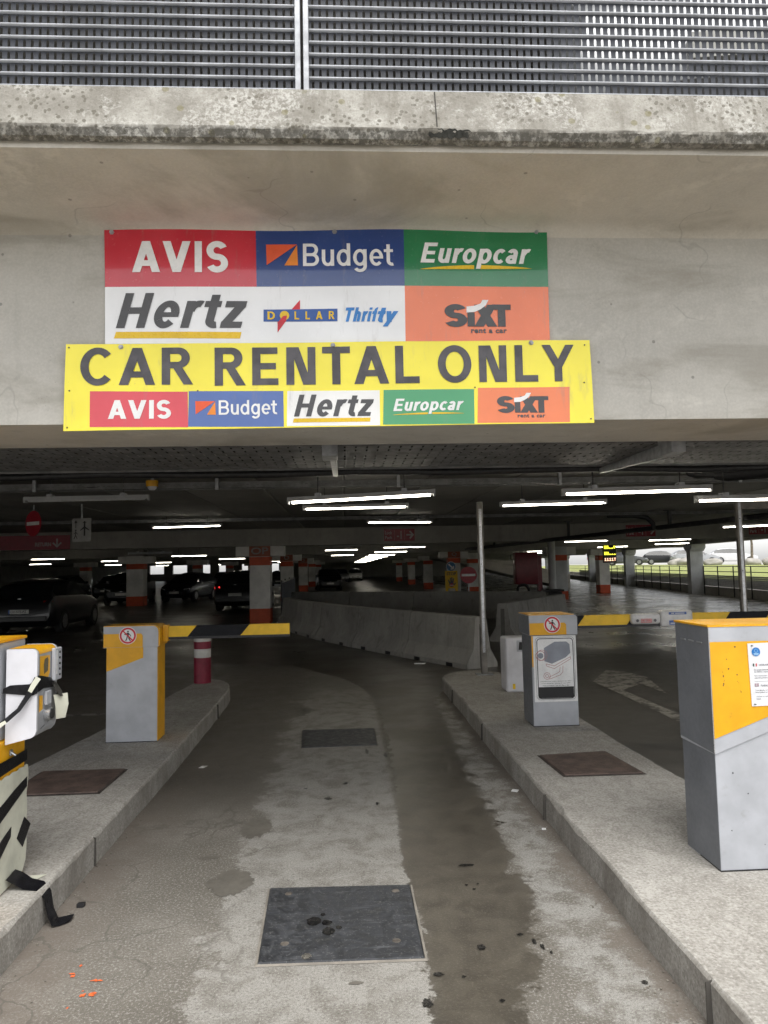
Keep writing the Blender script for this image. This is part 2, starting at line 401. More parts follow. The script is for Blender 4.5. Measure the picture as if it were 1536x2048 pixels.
M_BARRIER = concrete('barrier_concrete', (0.31, 0.30, 0.28), var=0.2, scale=1.6, streak=0.35, pits=0.3, grime=0.35)
M_WHITEPAINT = paint('column_white_paint', (0.72, 0.71, 0.68), 0.6, wear=0.08, scale=2, dirt=0.35)
M_GREYPAINT = paint('column_grey_paint', (0.50, 0.51, 0.52), 0.6, wear=0.08, scale=2, dirt=0.3)
M_ORANGEPAINT = paint('column_orange_paint', (0.55, 0.075, 0.018), 0.55, wear=0.1, scale=2, dirt=0.35)
M_GALV = paint('galvanised_steel', (0.40, 0.41, 0.43), 0.45, 0.6, wear=0.12, scale=14)
M_DARKMETAL = paint('dark_steel', (0.05, 0.05, 0.055), 0.5, 0.4, wear=0.15, scale=10)
M_BLACKPLASTIC = paint('black_plastic', (0.015, 0.015, 0.017), 0.5, wear=0.2, scale=20)
M_ALU = paint('brushed_aluminium', (0.52, 0.53, 0.55), 0.32, 0.85, wear=0.08, scale=20)

def edge_beam_material():
    t = NT('edge_beam_concrete'); z = t.xyz()[2]
    base = t.mix(t.mapr(t.noise(2.6, 8, 0.7), 0.38, 0.64), (0.255, 0.24, 0.21), (0.45, 0.435, 0.395))
    wh = t.math('MULTIPLY', t.mapr(t.noise(3.0, 7, 0.72, dist=0.6), 0.47, 0.60), t.mapr(t.noise(55, 6, .75), 0.44, 0.57))
    base = t.mix(t.math('MULTIPLY', wh, 0.62), base, (0.64, 0.63, 0.595))
    # lichen discs
    v = t.voro(34); spot = t.math('SUBTRACT', 1.0, t.mapr(t.math('ADD', v, t.math('MULTIPLY', t.noise(40, 2), .14)), 0.34, 0.40)); gate = t.mapr(t.noise(1.5, 2), 0.46, 0.54)
    base = t.mix(t.math('MULTIPLY', t.math('MULTIPLY', spot, gate), 0.72), base, (0.115, 0.105, 0.08))
    v2 = t.voro(12); s2 = t.math('SUBTRACT', 1.0, t.mapr(v2, 0.16, 0.21)); g2 = t.mapr(t.noise(1.1, 2, vec=t.scalev((1, 2, 1.3))), 0.52, 0.57)
    base = t.mix(t.math('MULTIPLY', t.math('MULTIPLY', s2, g2), 0.6), base, (0.20, 0.18, 0.08))
    dr = t.noise(1.0, 6, .68, vec=t.scalev((13, 6, .9))); base = t.mix(t.math('MULTIPLY', t.mapr(dr, .50, .70), .55), base, (.17, .155, .125))
    # black crust on the drip edge
    low = t.math('SUBTRACT', 1.0, t.mapr(t.math('ADD', z, t.math('MULTIPLY', t.noise(9, 5), 0.03)), 3.552, 3.572))
    cr = t.math('MULTIPLY', low, t.mapr(t.noise(30, 6, 0.75), 0.40, 0.56))
    base = t.mix(t.math('MULTIPLY', cr, 0.8), base, (0.07, 0.066, 0.055))
    fine = t.noise(90, 4, 0.7)
    base = t.mix(t.math('MULTIPLY', t.mapr(fine, 0.45, 0.7), 0.35), base, (0.16, 0.15, 0.125))
    t.bump(t.math('ADD', t.noise(60, 5, .7), t.math('MULTIPLY', cr, -0.6)), 0.65, 0.008)
    return t.out(base, 0.9)
M_EDGE = edge_beam_material()

def ground_material():
    t = NT('entrance_ground_concrete')
    X, Y, Z = t.xyz()
    n_big = t.noise(0.8, 5, 0.6); n_mid = t.noise(5.5, 6, 0.68, dist=0.4); n_fine = t.noise(85, 3, 0.7); n_grit = t.noise(260, 1, 0.5); n_pat = t.noise(3.3, 6, 0.76)
    sub = lambda v: t.math('SUBTRACT', 1.0, v)
    mul = lambda a, b: t.math('MULTIPLY', a, b)
    dry = t.mix(t.mapr(n_big, 0.36, 0.64), (0.125, 0.114, 0.095), (0.215, 0.20, 0.175))
    dry = t.mix(mul(t.mapr(n_mid, 0.42, 0.64), 0.6), dry, (0.145, 0.132, 0.112))
    # worn pale strip down the middle and beside the right kerb
    wob = mul(t.math('SUBTRACT', n_pat, 0.5), 0.75); Xw = t.math('ADD', X, wob)
    pale = mul(mul(t.mapr(Xw, -0.66, -0.60), sub(t.mapr(X, 0.30, 0.36))), t.mapr(Y, 7.5, 11.5, 1.0, 0.0))
    pale = mul(pale, t.mapr(n_mid, 0.66, 0.40, 0.30, 1.0))
    dry = t.mix(mul(pale, 0.72), dry, (0.37, 0.36, 0.335))
    pr = mul(mul(t.mapr(Xw, 0.84, 0.95), sub(t.mapr(Xw, 1.10, 1.22))), t.mapr(n_mid, 0.62, 0.42, 0.1, 1.0))
    dry = t.mix(mul(pr, 0.7), dry, (0.37, 0.365, 0.345))
    dry = t.mix(mul(t.mapr(n_fine, 0.53, 0.63), 0.62), dry, (0.40, 0.39, 0.365)); dry = t.mix(mul(t.mapr(n_fine, 0.46, 0.37), 0.5), dry, (0.09, 0.083, 0.072))
    dry = t.mix(mul(t.mapr(n_grit, 0.53, 0.66), 0.65), dry, (0.085, 0.078, 0.068))
    # grit and rust-brown silt in both gutters
    gut = t.math('MAXIMUM', sub(t.mapr(Xw, -1.45, -0.95)), t.mapr(Xw, 1.12, 1.24))
    dry = t.mix(mul(gut, t.mapr(n_mid, 0.3, 0.6, 0.3, 0.85)), dry, (0.155, 0.132, 0.112))
    # fine dark speckle of drips and gum
    v = t.voro(24); spk = mul(sub(t.mapr(v, 0.14, 0.20)), t.mapr(n_pat, 0.47, 0.58)); dry = t.mix(mul(spk, 0.55), dry, (0.10, 0.094, 0.082))
    # cracks
    nz = t.n.new('ShaderNodeTexNoise'); nz.inputs['Scale'].default_value = 2.6; nz.inputs['Detail'].default_value = 5; t.l.new(t.tc(), nz.inputs['Vector'])
    sv = t.n.new('ShaderNodeVectorMath'); sv.operation = 'SCALE'; sv.inputs['Scale'].default_value = 0.6
    dv = t.n.new('ShaderNodeVectorMath'); dv.operation = 'ADD'
    t.l.new(nz.outputs['Color'], sv.inputs[0]); t.l.new(t.tc(), dv.inputs[0]); t.l.new(sv.outputs[0], dv.inputs[1])
    ce = t.voro(2.3, 'DISTANCE_TO_EDGE', vec=dv.outputs[0])
    crack = mul(mul(sub(t.mapr(ce, 0.006, 0.030)), t.mapr(n_big, 0.44, 0.56)), sub(t.mapr(X, -0.6, -0.3)))
    dry = t.mix(mul(crack, 0.7), dry, (0.10, 0.092, 0.078))
    # wet track: left and right edge as curves of the distance into the lane
    nw = t.noise(9.0, 6, 0.72)
    def edge(pts, wob_):
        fc = t.n.new('ShaderNodeFloatCurve'); c = fc.mapping.curves[0]
        P_ = [((y - 2.0) / 12.0, (x + 2.0) / 5.0) for x, y in pts]
        c.points[0].location = P_[0]; c.points[1].location = P_[-1]
        for q in P_[1:-1]: c.points.new(*q)
        fc.mapping.update()
        t.l.new(t.mapr(Y, 2.0, 14.0, 0.0, 1.0, smooth=False), fc.inputs['Value'])
        return t.math('ADD', t.math('SUBTRACT', mul(fc.outputs[0], 5.0), 2.0), wob_)
    eL = edge([(0.27, 2.0), (0.30, 2.75), (0.31, 3.13), (0.32, 3.6), (0.30, 4.1), (0.32, 4.86), (0.36, 6.0), (0.38, 7.5), (0.32, 9.1), (0.10, 10.5), (-0.45, 11.7), (-2.0, 14.0)], t.math('ADD', mul(t.math('SUBTRACT', nw, 0.5), 0.22), mul(t.math('SUBTRACT', n_pat, 0.5), 0.16)))
    eR = edge([(0.55, 2.0), (0.64, 2.71), (0.80, 3.2), (0.88, 3.6), (0.89, 4.0), (0.94, 4.6), (0.95, 5.6), (0.98, 6.6), (1.04, 8.1), (1.2, 9.5), (2.4, 11.0), (3.0, 14.0)], t.math('ADD', mul(t.math('SUBTRACT', n_pat, 0.5), 0.55), mul(t.math('SUBTRACT', nw, 0.5), 0.3)))
    wet = mul(t.mapr(t.math('SUBTRACT', X, eL), -0.008, 0.008), sub(t.mapr(t.math('SUBTRACT', X, eR), -0.02, 0.03)))
    wet = t.math('MAXIMUM', wet, t.mapr(t.math('ADD', Y, mul(wob, 3.0)), 11.6, 13.5))
    wetc = t.mix(t.mapr(n_mid, 0.34, 0.66), (0.055, 0.048, 0.038), (0.095, 0.084, 0.066))
    wetc = t.mix(mul(t.mapr(n_fine, 0.52, 0.68), 0.4), wetc, (0.16, 0.145, 0.12)); wetc = t.mix(mul(t.mapr(n_grit, 0.56, 0.68), 0.4), wetc, (0.05, 0.045, 0.038))
    damp = mul(mul(t.mapr(Y, 3.9, 6.5), sub(t.mapr(Xw, -0.72, -0.50))), t.mapr(n_pat, 0.35, 0.6, 0.5, 1.0))
    c = t.mix(damp, dry, (0.125, 0.113, 0.095)); c = t.mix(mul(wet, 0.95), c, wetc)
    # tyre-blackened floor of the halls, polished right-hall floor with its daylight glare painted in as paler colour
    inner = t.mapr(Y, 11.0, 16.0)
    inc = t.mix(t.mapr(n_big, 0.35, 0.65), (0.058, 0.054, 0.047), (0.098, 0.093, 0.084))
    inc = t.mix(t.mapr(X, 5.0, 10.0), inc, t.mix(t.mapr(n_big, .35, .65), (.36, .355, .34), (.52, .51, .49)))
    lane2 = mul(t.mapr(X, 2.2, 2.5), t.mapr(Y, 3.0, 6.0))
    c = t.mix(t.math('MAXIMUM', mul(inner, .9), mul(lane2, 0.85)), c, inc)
    bounce_zone = sub(t.mapr(t.math('ADD', Y, wob), 0.6, 2.0)); c = t.mix(mul(bounce_zone, .8), c, (0.38, 0.365, 0.335))  # unseen ground behind the lens, made paler to bounce light onto the soffit
    r = t.mapr(n_mid, 0.2, 0.8, 0.72, 0.92); rw = mul(t.mapr(n_big, 0.35, 0.65, 0.18, 0.36), t.mapr(X, 5.0, 9.0, 1.0, 0.62))
    wsum = t.math('MAXIMUM', t.math('MAXIMUM', mul(wet, 0.85), mul(damp, 0.5)), mul(lane2, 0.6))
    rmix = t.n.new('ShaderNodeMix'); t.put(rmix.inputs[0], wsum); t.put(rmix.inputs[2], r); t.put(rmix.inputs[3], rw)
    bn = t.n.new('ShaderNodeBump'); bn.inputs['Distance'].default_value = 0.004
    t.put(bn.inputs['Strength'], mul(t.math('SUBTRACT', 0.7, mul(wsum, 0.58)), sub(t.mapr(Y, 7.0, 13.0)))); t.put(bn.inputs['Height'], t.math('ADD', n_fine, mul(n_grit, .5))); t.l.new(bn.outputs[0], t.b.inputs['Normal'])
    return t.out(c, rmix.outputs[0])
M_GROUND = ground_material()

def island_material():
    t = NT('island_concrete'); X, Y, Z = t.xyz()
    n1 = t.noise(1.6, 6, 0.62); n2 = t.noise(11, 7, 0.7, dist=0.5); n3 = t.noise(70, 4, 0.7)
    st = t.noise(1.0, 6, 0.65, vec=t.scalev((16, 5, 2)))
    c = t.mix(t.mapr(n1, 0.3, 0.7), (0.29, 0.275, 0.25), (0.41, 0.395, 0.365))
    c = t.mix(t.math('MULTIPLY', t.mapr(n2, 0.42, 0.66), 0.55), c, (0.235, 0.22, 0.195))
    c = t.mix(t.math('MULTIPLY', t.mapr(st, 0.5, 0.7), 0.4), c, (0.50, 0.485, 0.45))
    c = t.mix(t.math('MULTIPLY', t.mapr(n3, 0.50, 0.64), 0.55), c, (0.16, 0.147, 0.128)); c = t.mix(t.math('MULTIPLY', t.mapr(n3, 0.46, 0.36), 0.5), c, (0.56, 0.545, 0.51))
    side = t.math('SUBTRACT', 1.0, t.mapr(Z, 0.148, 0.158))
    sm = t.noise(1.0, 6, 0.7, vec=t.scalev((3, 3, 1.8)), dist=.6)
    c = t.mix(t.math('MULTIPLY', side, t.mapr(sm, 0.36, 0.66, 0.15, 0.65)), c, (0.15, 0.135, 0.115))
    t.bump(t.math('ADD', n2, t.math('MULTIPLY', n3, 0.7)), 0.4, 0.006)
    return t.out(c, t.mapr(n2, .2, .8, .8, .98))
M_ISLAND = island_material()

# ================================================================ ground and islands
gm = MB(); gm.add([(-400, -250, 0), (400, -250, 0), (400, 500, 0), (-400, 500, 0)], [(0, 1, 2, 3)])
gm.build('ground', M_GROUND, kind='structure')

def island(name, outline, label):
    """raised concrete island: worn irregular kerb edge"""
    pts = []
    n = len(outline)
    for i in range(n):
        a, b = Vector(outline[i]), Vector(outline[(i + 1) % n]); k = max(1, int((b - a).length / 0.07))
        pts += [a.lerp(b, j / k) for j in range(k)]
    n = len(pts); mb = MB(); R0 = []; R1 = []; R2 = []
    for i, p in enumerate(pts):
        t = (pts[(i + 1) % n] - pts[i - 1]).normalized(); nr = Vector((t.y, -t.x))   # outward for counter-clockwise outlines
        w = mnoise.noise(Vector((p.x * 2.1, p.y * 2.1, 3))) * 0.012
        chip = max(0.0, mnoise.noise(Vector((p.x * 9, p.y * 9, 8))) - 0.1) * 0.035
        q0 = p + nr * (w + 0.008); q1 = p + nr * w - nr * chip * .3; q2 = p + nr * w - nr * (0.012 + chip)
        R0.append((q0.x, q0.y, -0.05)); R1.append((q1.x, q1.y, 0.146 - chip)); R2.append((q2.x, q2.y, 0.16))
    f = [(i, (i + 1) % n, n + (i + 1) % n, n + i) for i in range(n)] + [(n + i, n + (i + 1) % n, 2 * n + (i + 1) % n, 2 * n + i) for i in range(n)] + [tuple(range(2 * n, 3 * n))]
    mb.add(R0 + R1 + R2, f)
    return mb.build(name, M_ISLAND, kind='structure', label=label)
def arc(cx, cy, r, a0, a1, n=8, ry=None):
    return [(cx + r * math.cos(math.radians(a0 + (a1 - a0) * i / n)), cy + (ry or r) * math.sin(math.radians(a0 + (a1 - a0) * i / n))) for i in range(n + 1)]
island('traffic_island', [(-2.62, -1.5), (-1.46, -1.5), (-1.45, 3.0), (-1.43, 6.4)] + arc(-1.87, 9.05, 0.41, 0, 90, ry=1.15) + [(-2.02, 10.15), (-2.15, 8.7), (-2.53, 5.5)], 'raised concrete island with kerb left of the lane')
island('traffic_island', [(1.275, -1.5), (2.45, -1.5), (2.33, 4.0), (2.26, 6.0), (2.22, 9.6)] + arc(1.76, 9.65, 0.485, 0, 180, 14, ry=0.7), 'raised concrete island with kerb right of the lane')
isl = [o for o in COL.objects if o.name.startswith('traffic_island')]
for o_, xs_, ys_ in ((isl[0], -1.447, (2.35, 4.3, 6.42, 8.3)), (isl[1], 1.273, (2.62, 4.75, 6.9, 8.8))):
    for y_ in ys_:
        e_ = .022 if xs_ < 0 else -.022
        MB().prism([(xs_ - e_ * .8, y_, .004), (xs_ + e_, y_, .004), (xs_ + e_ * .55, y_ + .02, .150), (xs_ - e_ * .8, y_ + .02, .156)], (0, .006, 0)).build('kerb_joint', concrete('joint_dark', (.06, .055, .048)) if 'joint_dark' not in MATS else MATS['joint_dark'], o_)
# stains with their own ragged outlines: damp patches, oil drips, sprayed survey marks
def stain(name, spots, z, mat, label, rag=.35, n=96, sc_=1.0):
    m = MB()
    for i, (x, y, rx, ry) in enumerate(spots):
        pts = []
        for k in range(n):
            a = 2 * math.pi * k / n; w = 1 + rag * mnoise.noise(Vector((math.cos(a) * 1.6 + i * 5.3, math.sin(a) * 1.6, x * 7))) + rag * .6 * mnoise.noise(Vector((math.cos(a) * 5 + i * 3.1, math.sin(a) * 5, y * 7))) + rag * .45 * mnoise.noise(Vector((math.cos(a) * 15 + i * 2.1, math.sin(a) * 15, y * 3)))
            pts.append((x + rx * sc_ * w * math.cos(a), y + ry * sc_ * w * math.sin(a), z))
        m.add(pts, [tuple(range(n))])
    return m.build(name, mat, kind='stuff', label=label)
M_DAMP = concrete('damp_concrete', (.135, .125, .107), var=.2, scale=4, rough=.6, bump=.15); M_OIL = paint('oil_black', (.016, .015, .014), .3, wear=.2, scale=40); M_SPRAY = paint('spray_orange', (.78, .15, .04), .6, wear=.15, scale=60)
stain('damp_stains', [(-.60, 4.82, .09, .19), (-.64, 4.0, .115, .17), (-1.17, 9.24, .15, .40), (-.62, 8.55, .20, .25), (-.62, 9.58, .13, .22), (-.78, 10.6, .2, .5), (-.80, 4.36, .05, .025), (.02, 3.02, .03, .012)], .0025, M_DAMP, 'dark damp patches on the lane concrete')
stain('oil_drips', [(.56, 3.24, .024, .034), (.35, 3.05, .030, .016), (.285, 2.86, .028, .036), (.57, 2.85, .013, .013), (1.15, 2.92, .020, .016), (.755, 3.33, .022, .016), (.80, 3.27, .012, .03), (.825, 3.22, .012, .025), (.85, 3.17, .008, .015), (.64, 4.10, .05, .02), (.60, 3.85, .012, .014), (.63, 3.80, .01, .012), (.66, 3.86, .008, .012), (.45, 3.02, .012, .012), (.17, 6.62, .02, .12), (.33, 6.5, .02, .10), (-.15, 5.35, .03, .04), (-.02, 5.7, .02, .03), (.2, 5.2, .02, .035), (-.32, 5.6, .015, .02)], .0042, M_OIL, 'black oil drips scattered on the lane', .6, 40, .75)
stain('spray_marks', [(-1.03, 3.13, .026, .010), (-1.015, 3.035, .022, .014), (-1.05, 3.03, .014, .012), (-1.14, 3.17, .014, .012), (-1.15, 3.19, .012, .008), (-1.135, 3.25, .008, .010), (-1.08, 2.95, .006, .007), (-1.06, 3.06, .006, .005)], .0034, M_SPRAY, 'orange survey spray marks near the left kerb', .9, 40, .75)
# faded arrow painted on the second lane
mk = MB(); mk.add([on_z(x, y, .004) for x, y in ((1186, 1363), (1200, 1350), (1212, 1340), (1250, 1343), (1294, 1354), (1335, 1388), (1282, 1367), (1246, 1380), (1233, 1384))][::-1], [tuple(range(9))]); mk.add([on_z(x, y, .004) for x, y in ((1233, 1384), (1246, 1380), (1400, 1446), (1400, 1464))][::-1], [(0, 1, 2, 3)])
mkt = NT('worn_road_paint'); q = mkt.mapr(mkt.noise(6, 7, .78), .40, .56); mkt.out(mkt.mix(q, (.12, .115, .105), (.36, .34, .305)), .7); MATS['worn_road_paint'] = mkt.m
mk.build('lane_marking', mkt.m, kind='structure', label='worn pale arrow painted on the exit lane floor')
ml = MB(); ml.add([(-9.5, 8.7, .004), (-2.6, 8.7, .004), (-2.6, 8.82, .004), (-9.5, 8.82, .004)], [(0, 1, 2, 3)])
ml.build('lane_marking', mkt.m, kind='structure', label='worn pale line on the dark floor behind the left island')

# ================================================================ the car park building
G = thing('parking_garage', (0, 3.73, 0), 'large concrete multi-storey car park with a dark open ground floor and perforated screens above', 'building')
XL, XR = -34.0, 15.5
WALL_Y, SOFF_Z, CORB_Z = 3.73, 2.405, 3.455
fb = MB(); fb.box(XL, XR, WALL_Y, 4.43, SOFF_Z, 3.60); fb.build('fascia_beam', M_FASCIA, G, label='pale concrete beam over the entrance carrying the signs')
# cantilevered soffit with a coved joint to the fascia, drip strip and edge beam (one profile each, swept along the facade)
def sweep_x(name, prof, mat, x0=XL, x1=XR, parent=G, jitter=0.0, step=None, **kw):
    mb = MB(); n = len(prof); k = max(1, int((x1 - x0) / step)) if step else 1
    for i in range(k + 1):
        x = x0 + (x1 - x0) * i / k
        for j, (y, z) in enumerate(prof):
            d = mnoise.noise(Vector((x * 6, j * 3.7, 1.3))) * jitter + mnoise.noise(Vector((x * 22, j * 5.1, 4.3))) * jitter * .6 if jitter else 0
            mb.v.append((x, y + d, z + d * .6))
    for i in range(k):
        for j in range(n): mb.f.append((i * n + j, i * n + (j + 1) % n, (i + 1) * n + (j + 1) % n, (i + 1) * n + j))
    mb.f += [tuple(range(n))[::-1], tuple(range(k * n, k * n + n))]; mb.mi = [0] * len(mb.f)
    return mb.build(name, mat, parent, **kw)
cove = [(WALL_Y - .002 - .10 * (1 - math.cos(math.radians(a))), CORB_Z - .055 + .055 * math.sin(math.radians(a))) for a in (0, 22, 45, 68, 90)]
sweep_x('cantilever_soffit', [(WALL_Y + .002, 3.62), (WALL_Y - .0, CORB_Z - .055)] + cove[1:] + [(3.075, CORB_Z + .028), (3.075, 3.62)], M_SOFFIT, smooth=35)
sweep_x('edge_beam', [(3.34, 3.752), (3.34, 3.56), (3.073, 3.512), (3.058, 3.502), (3.03, 3.512), (3.014, 3.542), (3.012, 3.555), (3.05, 3.748)], M_EDGE, x0=-6.0, x1=7.0, jitter=0.007, step=0.02)
sweep_x('edge_beam', [(3.34, 3.752), (3.34, 3.56), (3.073, 3.512), (3.058, 3.502), (3.03, 3.512), (3.014, 3.542), (3.012, 3.555), (3.05, 3.748)], M_EDGE, x1=-6.01)
sweep_x('edge_beam', [(3.34, 3.752), (3.34, 3.56), (3.073, 3.512), (3.058, 3.502), (3.03, 3.512), (3.014, 3.542), (3.012, 3.555), (3.05, 3.748)], M_EDGE, x0=7.01)
jx = on_y(871, 220, 3.03).x
MB().prism([(jx, 3.0105, 3.560), (jx + .005, 3.0105, 3.560), (jx + .002, 3.0472, 3.744), (jx - .003, 3.0472, 3.744)], (0, -.002, 0)).build('expansion_joint', paint('joint_black', (.05, .047, .04), .9), G)
mp = MB(); rr_ = random.Random(5); xa_, xb_ = on_y(858, 280, 3.01).x, on_y(942, 280, 3.01).x
up_ = [(xa_ + (xb_ - xa_) * i / 16, 3.0095, 3.548 + rr_.uniform(-.006, .006)) for i in range(17)]; dn_ = [(xa_ + (xb_ - xa_) * i / 16, 3.0225, 3.517 + rr_.uniform(-.004, .006) + (.012 if i in (0, 16) else 0)) for i in range(17)]
mp.add(up_ + dn_, [(i, i + 1, 18 + i, 17 + i) for i in range(16)]); mp.build('moss_patch', concrete('black_moss', (.035, .035, .03), var=.5, scale=9, bump=.8), G)
# upper deck, its roof slab and the perforated screens
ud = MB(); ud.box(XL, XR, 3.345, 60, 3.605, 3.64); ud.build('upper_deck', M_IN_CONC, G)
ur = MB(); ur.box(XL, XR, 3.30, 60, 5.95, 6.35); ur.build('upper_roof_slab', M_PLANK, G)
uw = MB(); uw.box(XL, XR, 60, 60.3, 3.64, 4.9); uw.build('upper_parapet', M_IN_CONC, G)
M_SLAT = paint('screen_blue_grey', (0.036, 0.040, 0.051), 0.5, 0.1, wear=0.12, scale=4, dirt=0.2)
M_RIB_LIT = paint('screen_rib_lit', (0.50, 0.52, 0.56), 0.4, 0.1, wear=0.1, scale=6)  # slat metal again, sky light on the ridges painted in as a paler colour
PITCH = 0.0570
def screen_panel(x0, x1, n):
    S = None
    w = x1 - x0; k = int(w / 0.0335); pu = w / k
    mb = MB()
    perforated(mb, (x0, 3.135, 0.0090), (1, 0, 0), (0, 0, 1), k, 1, pu, 0.0480, 0.0118, 0.0350)
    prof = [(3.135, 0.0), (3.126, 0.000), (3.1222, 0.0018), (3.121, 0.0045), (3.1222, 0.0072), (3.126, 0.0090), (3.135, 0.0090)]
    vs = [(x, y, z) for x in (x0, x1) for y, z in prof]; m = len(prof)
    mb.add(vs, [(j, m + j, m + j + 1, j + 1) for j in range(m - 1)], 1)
    me = mb.mesh('slat', [M_SLAT, M_RIB_LIT])
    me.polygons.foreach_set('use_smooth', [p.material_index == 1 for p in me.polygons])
    root = MB().box(x0 - .002, x1 + .002, 3.15, 3.17, 3.752, 3.762).box(x0 - .002, x1 + .002, 3.15, 3.17, 3.765 + n * PITCH, 3.79 + n * PITCH)
    P_ = root.build('screen_panel', M_GALV, G)
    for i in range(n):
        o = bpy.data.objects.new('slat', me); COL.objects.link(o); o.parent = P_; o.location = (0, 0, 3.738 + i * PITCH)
    return P_
GAP0, GAP1 = -0.176, -0.138
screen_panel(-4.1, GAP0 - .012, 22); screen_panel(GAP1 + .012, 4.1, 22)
for xa in (GAP0 - .012, GAP1 - .013):
    MB().bbox(xa, xa + .025, 3.098, 3.19, 3.752, 5.3, .002, 1).build('screen_post', M_GALV, G)
# ground-floor ceiling: planks in the first span, slabs further in
plk = MB(); plk.v = []
def plank_mesh(w, y0, y1, z0, z1):
    c = .018; return MB().prism([(-w / 2, y0, z1), (-w / 2, y0, z0 + c), (-w / 2 + c, y0, z0), (w / 2 - c, y0, z0), (w / 2, y0, z0 + c), (w / 2, y0, z1)], (0, y1 - y0, 0)).mesh('ceiling_plank', M_PLANK)
CEIL = 2.86
pm = plank_mesh(1.194, 4.43, 22.0, CEIL, 3.10)
for i in range(26):
    o = bpy.data.objects.new('ceiling_plank', pm); COL.objects.link(o); o.parent = G; o.location = Vector((-15.0 + 1.2 * i, 0, random.uniform(-.006, .004))) - WLOC[G.name]
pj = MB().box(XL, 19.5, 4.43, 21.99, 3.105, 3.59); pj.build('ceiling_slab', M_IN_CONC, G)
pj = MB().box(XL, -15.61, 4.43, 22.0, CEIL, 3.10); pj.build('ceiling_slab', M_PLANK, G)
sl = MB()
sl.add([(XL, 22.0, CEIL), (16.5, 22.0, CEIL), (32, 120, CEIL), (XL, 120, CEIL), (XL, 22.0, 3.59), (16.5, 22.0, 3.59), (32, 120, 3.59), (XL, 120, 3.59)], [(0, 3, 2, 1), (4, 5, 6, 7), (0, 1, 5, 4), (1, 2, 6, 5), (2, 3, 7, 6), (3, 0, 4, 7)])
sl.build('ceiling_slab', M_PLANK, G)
# cross beams
BEAMS = [22.0, 36.6, 50.8, 65.0, 80.0, 95.0]
for i, y in enumerate(BEAMS):
    MB().box(XL + .01, 15.4 + (y - 22) * .151, y, y + 0.62, 2.345, CEIL - .003).build('cross_beam', M_IN_CONC, G)
# left and back boundary walls
MB().box(XL - .3, XL, 3.73, 120, 0, 3.59).build('side_wall', M_IN_CONC, G)
MB().box(XL, -9.0, 120, 120.3, 0, 1.15).build('back_parapet', M_IN_CONC, G); MB().box(-8.99, 32.0, 120, 120.3, 0, CEIL).build('back_wall', M_IN_CONC, G)
for i in range(7):
    MB().box(-33 + i * 3.7, -31.6 + i * 3.7, 119.6, 120.2, 1.0, CEIL).build('back_pier', M_IN_CONC, G)
# right boundary: runs slightly askew, open above a parapet
BO, BU = Vector((14.6, 15.0, 0)), Vector((0.1490, 0.9888, 0)); BN = Vector((BU.y, -BU.x, 0))
def bp(u, v, z): return BO + BU * u + BN * v + Vector((0, 0, z))
def bbx(mb, u0, u1, v0, v1, z0, z1):
    return mb.prism([bp(u0, v0, z0), bp(u1, v0, z0), bp(u1, v1, z0), bp(u0, v1, z0)], (0, 0, z1 - z0))
bbx(MB(), -11.3, 106, 0.0, 0.22, 0, 0.40).build('parapet_upstand', M_IN_CONC, G)
bbx(MB(), -11.3, 106, -0.25, 0.3, 2.45, CEIL - .004).build('edge_lintel', M_IN_CONC, G)
# side screen slats above the upstand, shared mesh per bay
cols_u = [-9.0, 6.2, 20.3, 33.9, 47.2, 62.0, 77.0, 92.0]
for j in range(7):
    bbx(MB(), -11.2, 56, .05, .075, .435 + j * .074, .500 + j * .074).build('side_slat', M_GALV, G)
def side_column(u):
    mb = MB()
    bbx(mb, u - .28, u + .28, -.62, -.02, 0, 2.10)
    c = mb.build('side_column', M_GREYPAINT, G)
    h = MB()
    pts = [(-.30, 2.10), (-.62, 2.28), (-.62, 2.448), (.62, 2.448), (.62, 2.28), (.30, 2.10)]
    h.prism([bp(u + a, -.64, b) for a, b in pts], BN * .66); h.build('column_head', M_GREYPAINT, c)
    return c
for u in cols_u: side_column(u)
for i in range(34):
    u = -10.4 + i * 1.9
    pst = MB(); bbx(pst, u - .02, u + .02, -.045, -.005, .02, 1.38); pst.build('rail_post', M_DARKMETAL, G)
for z in (1.36, 1.12): MB().tube([bp(-11, .0, z), bp(62, .0, z)], .017, 8).build('hand_rail', M_DARKMETAL, G)
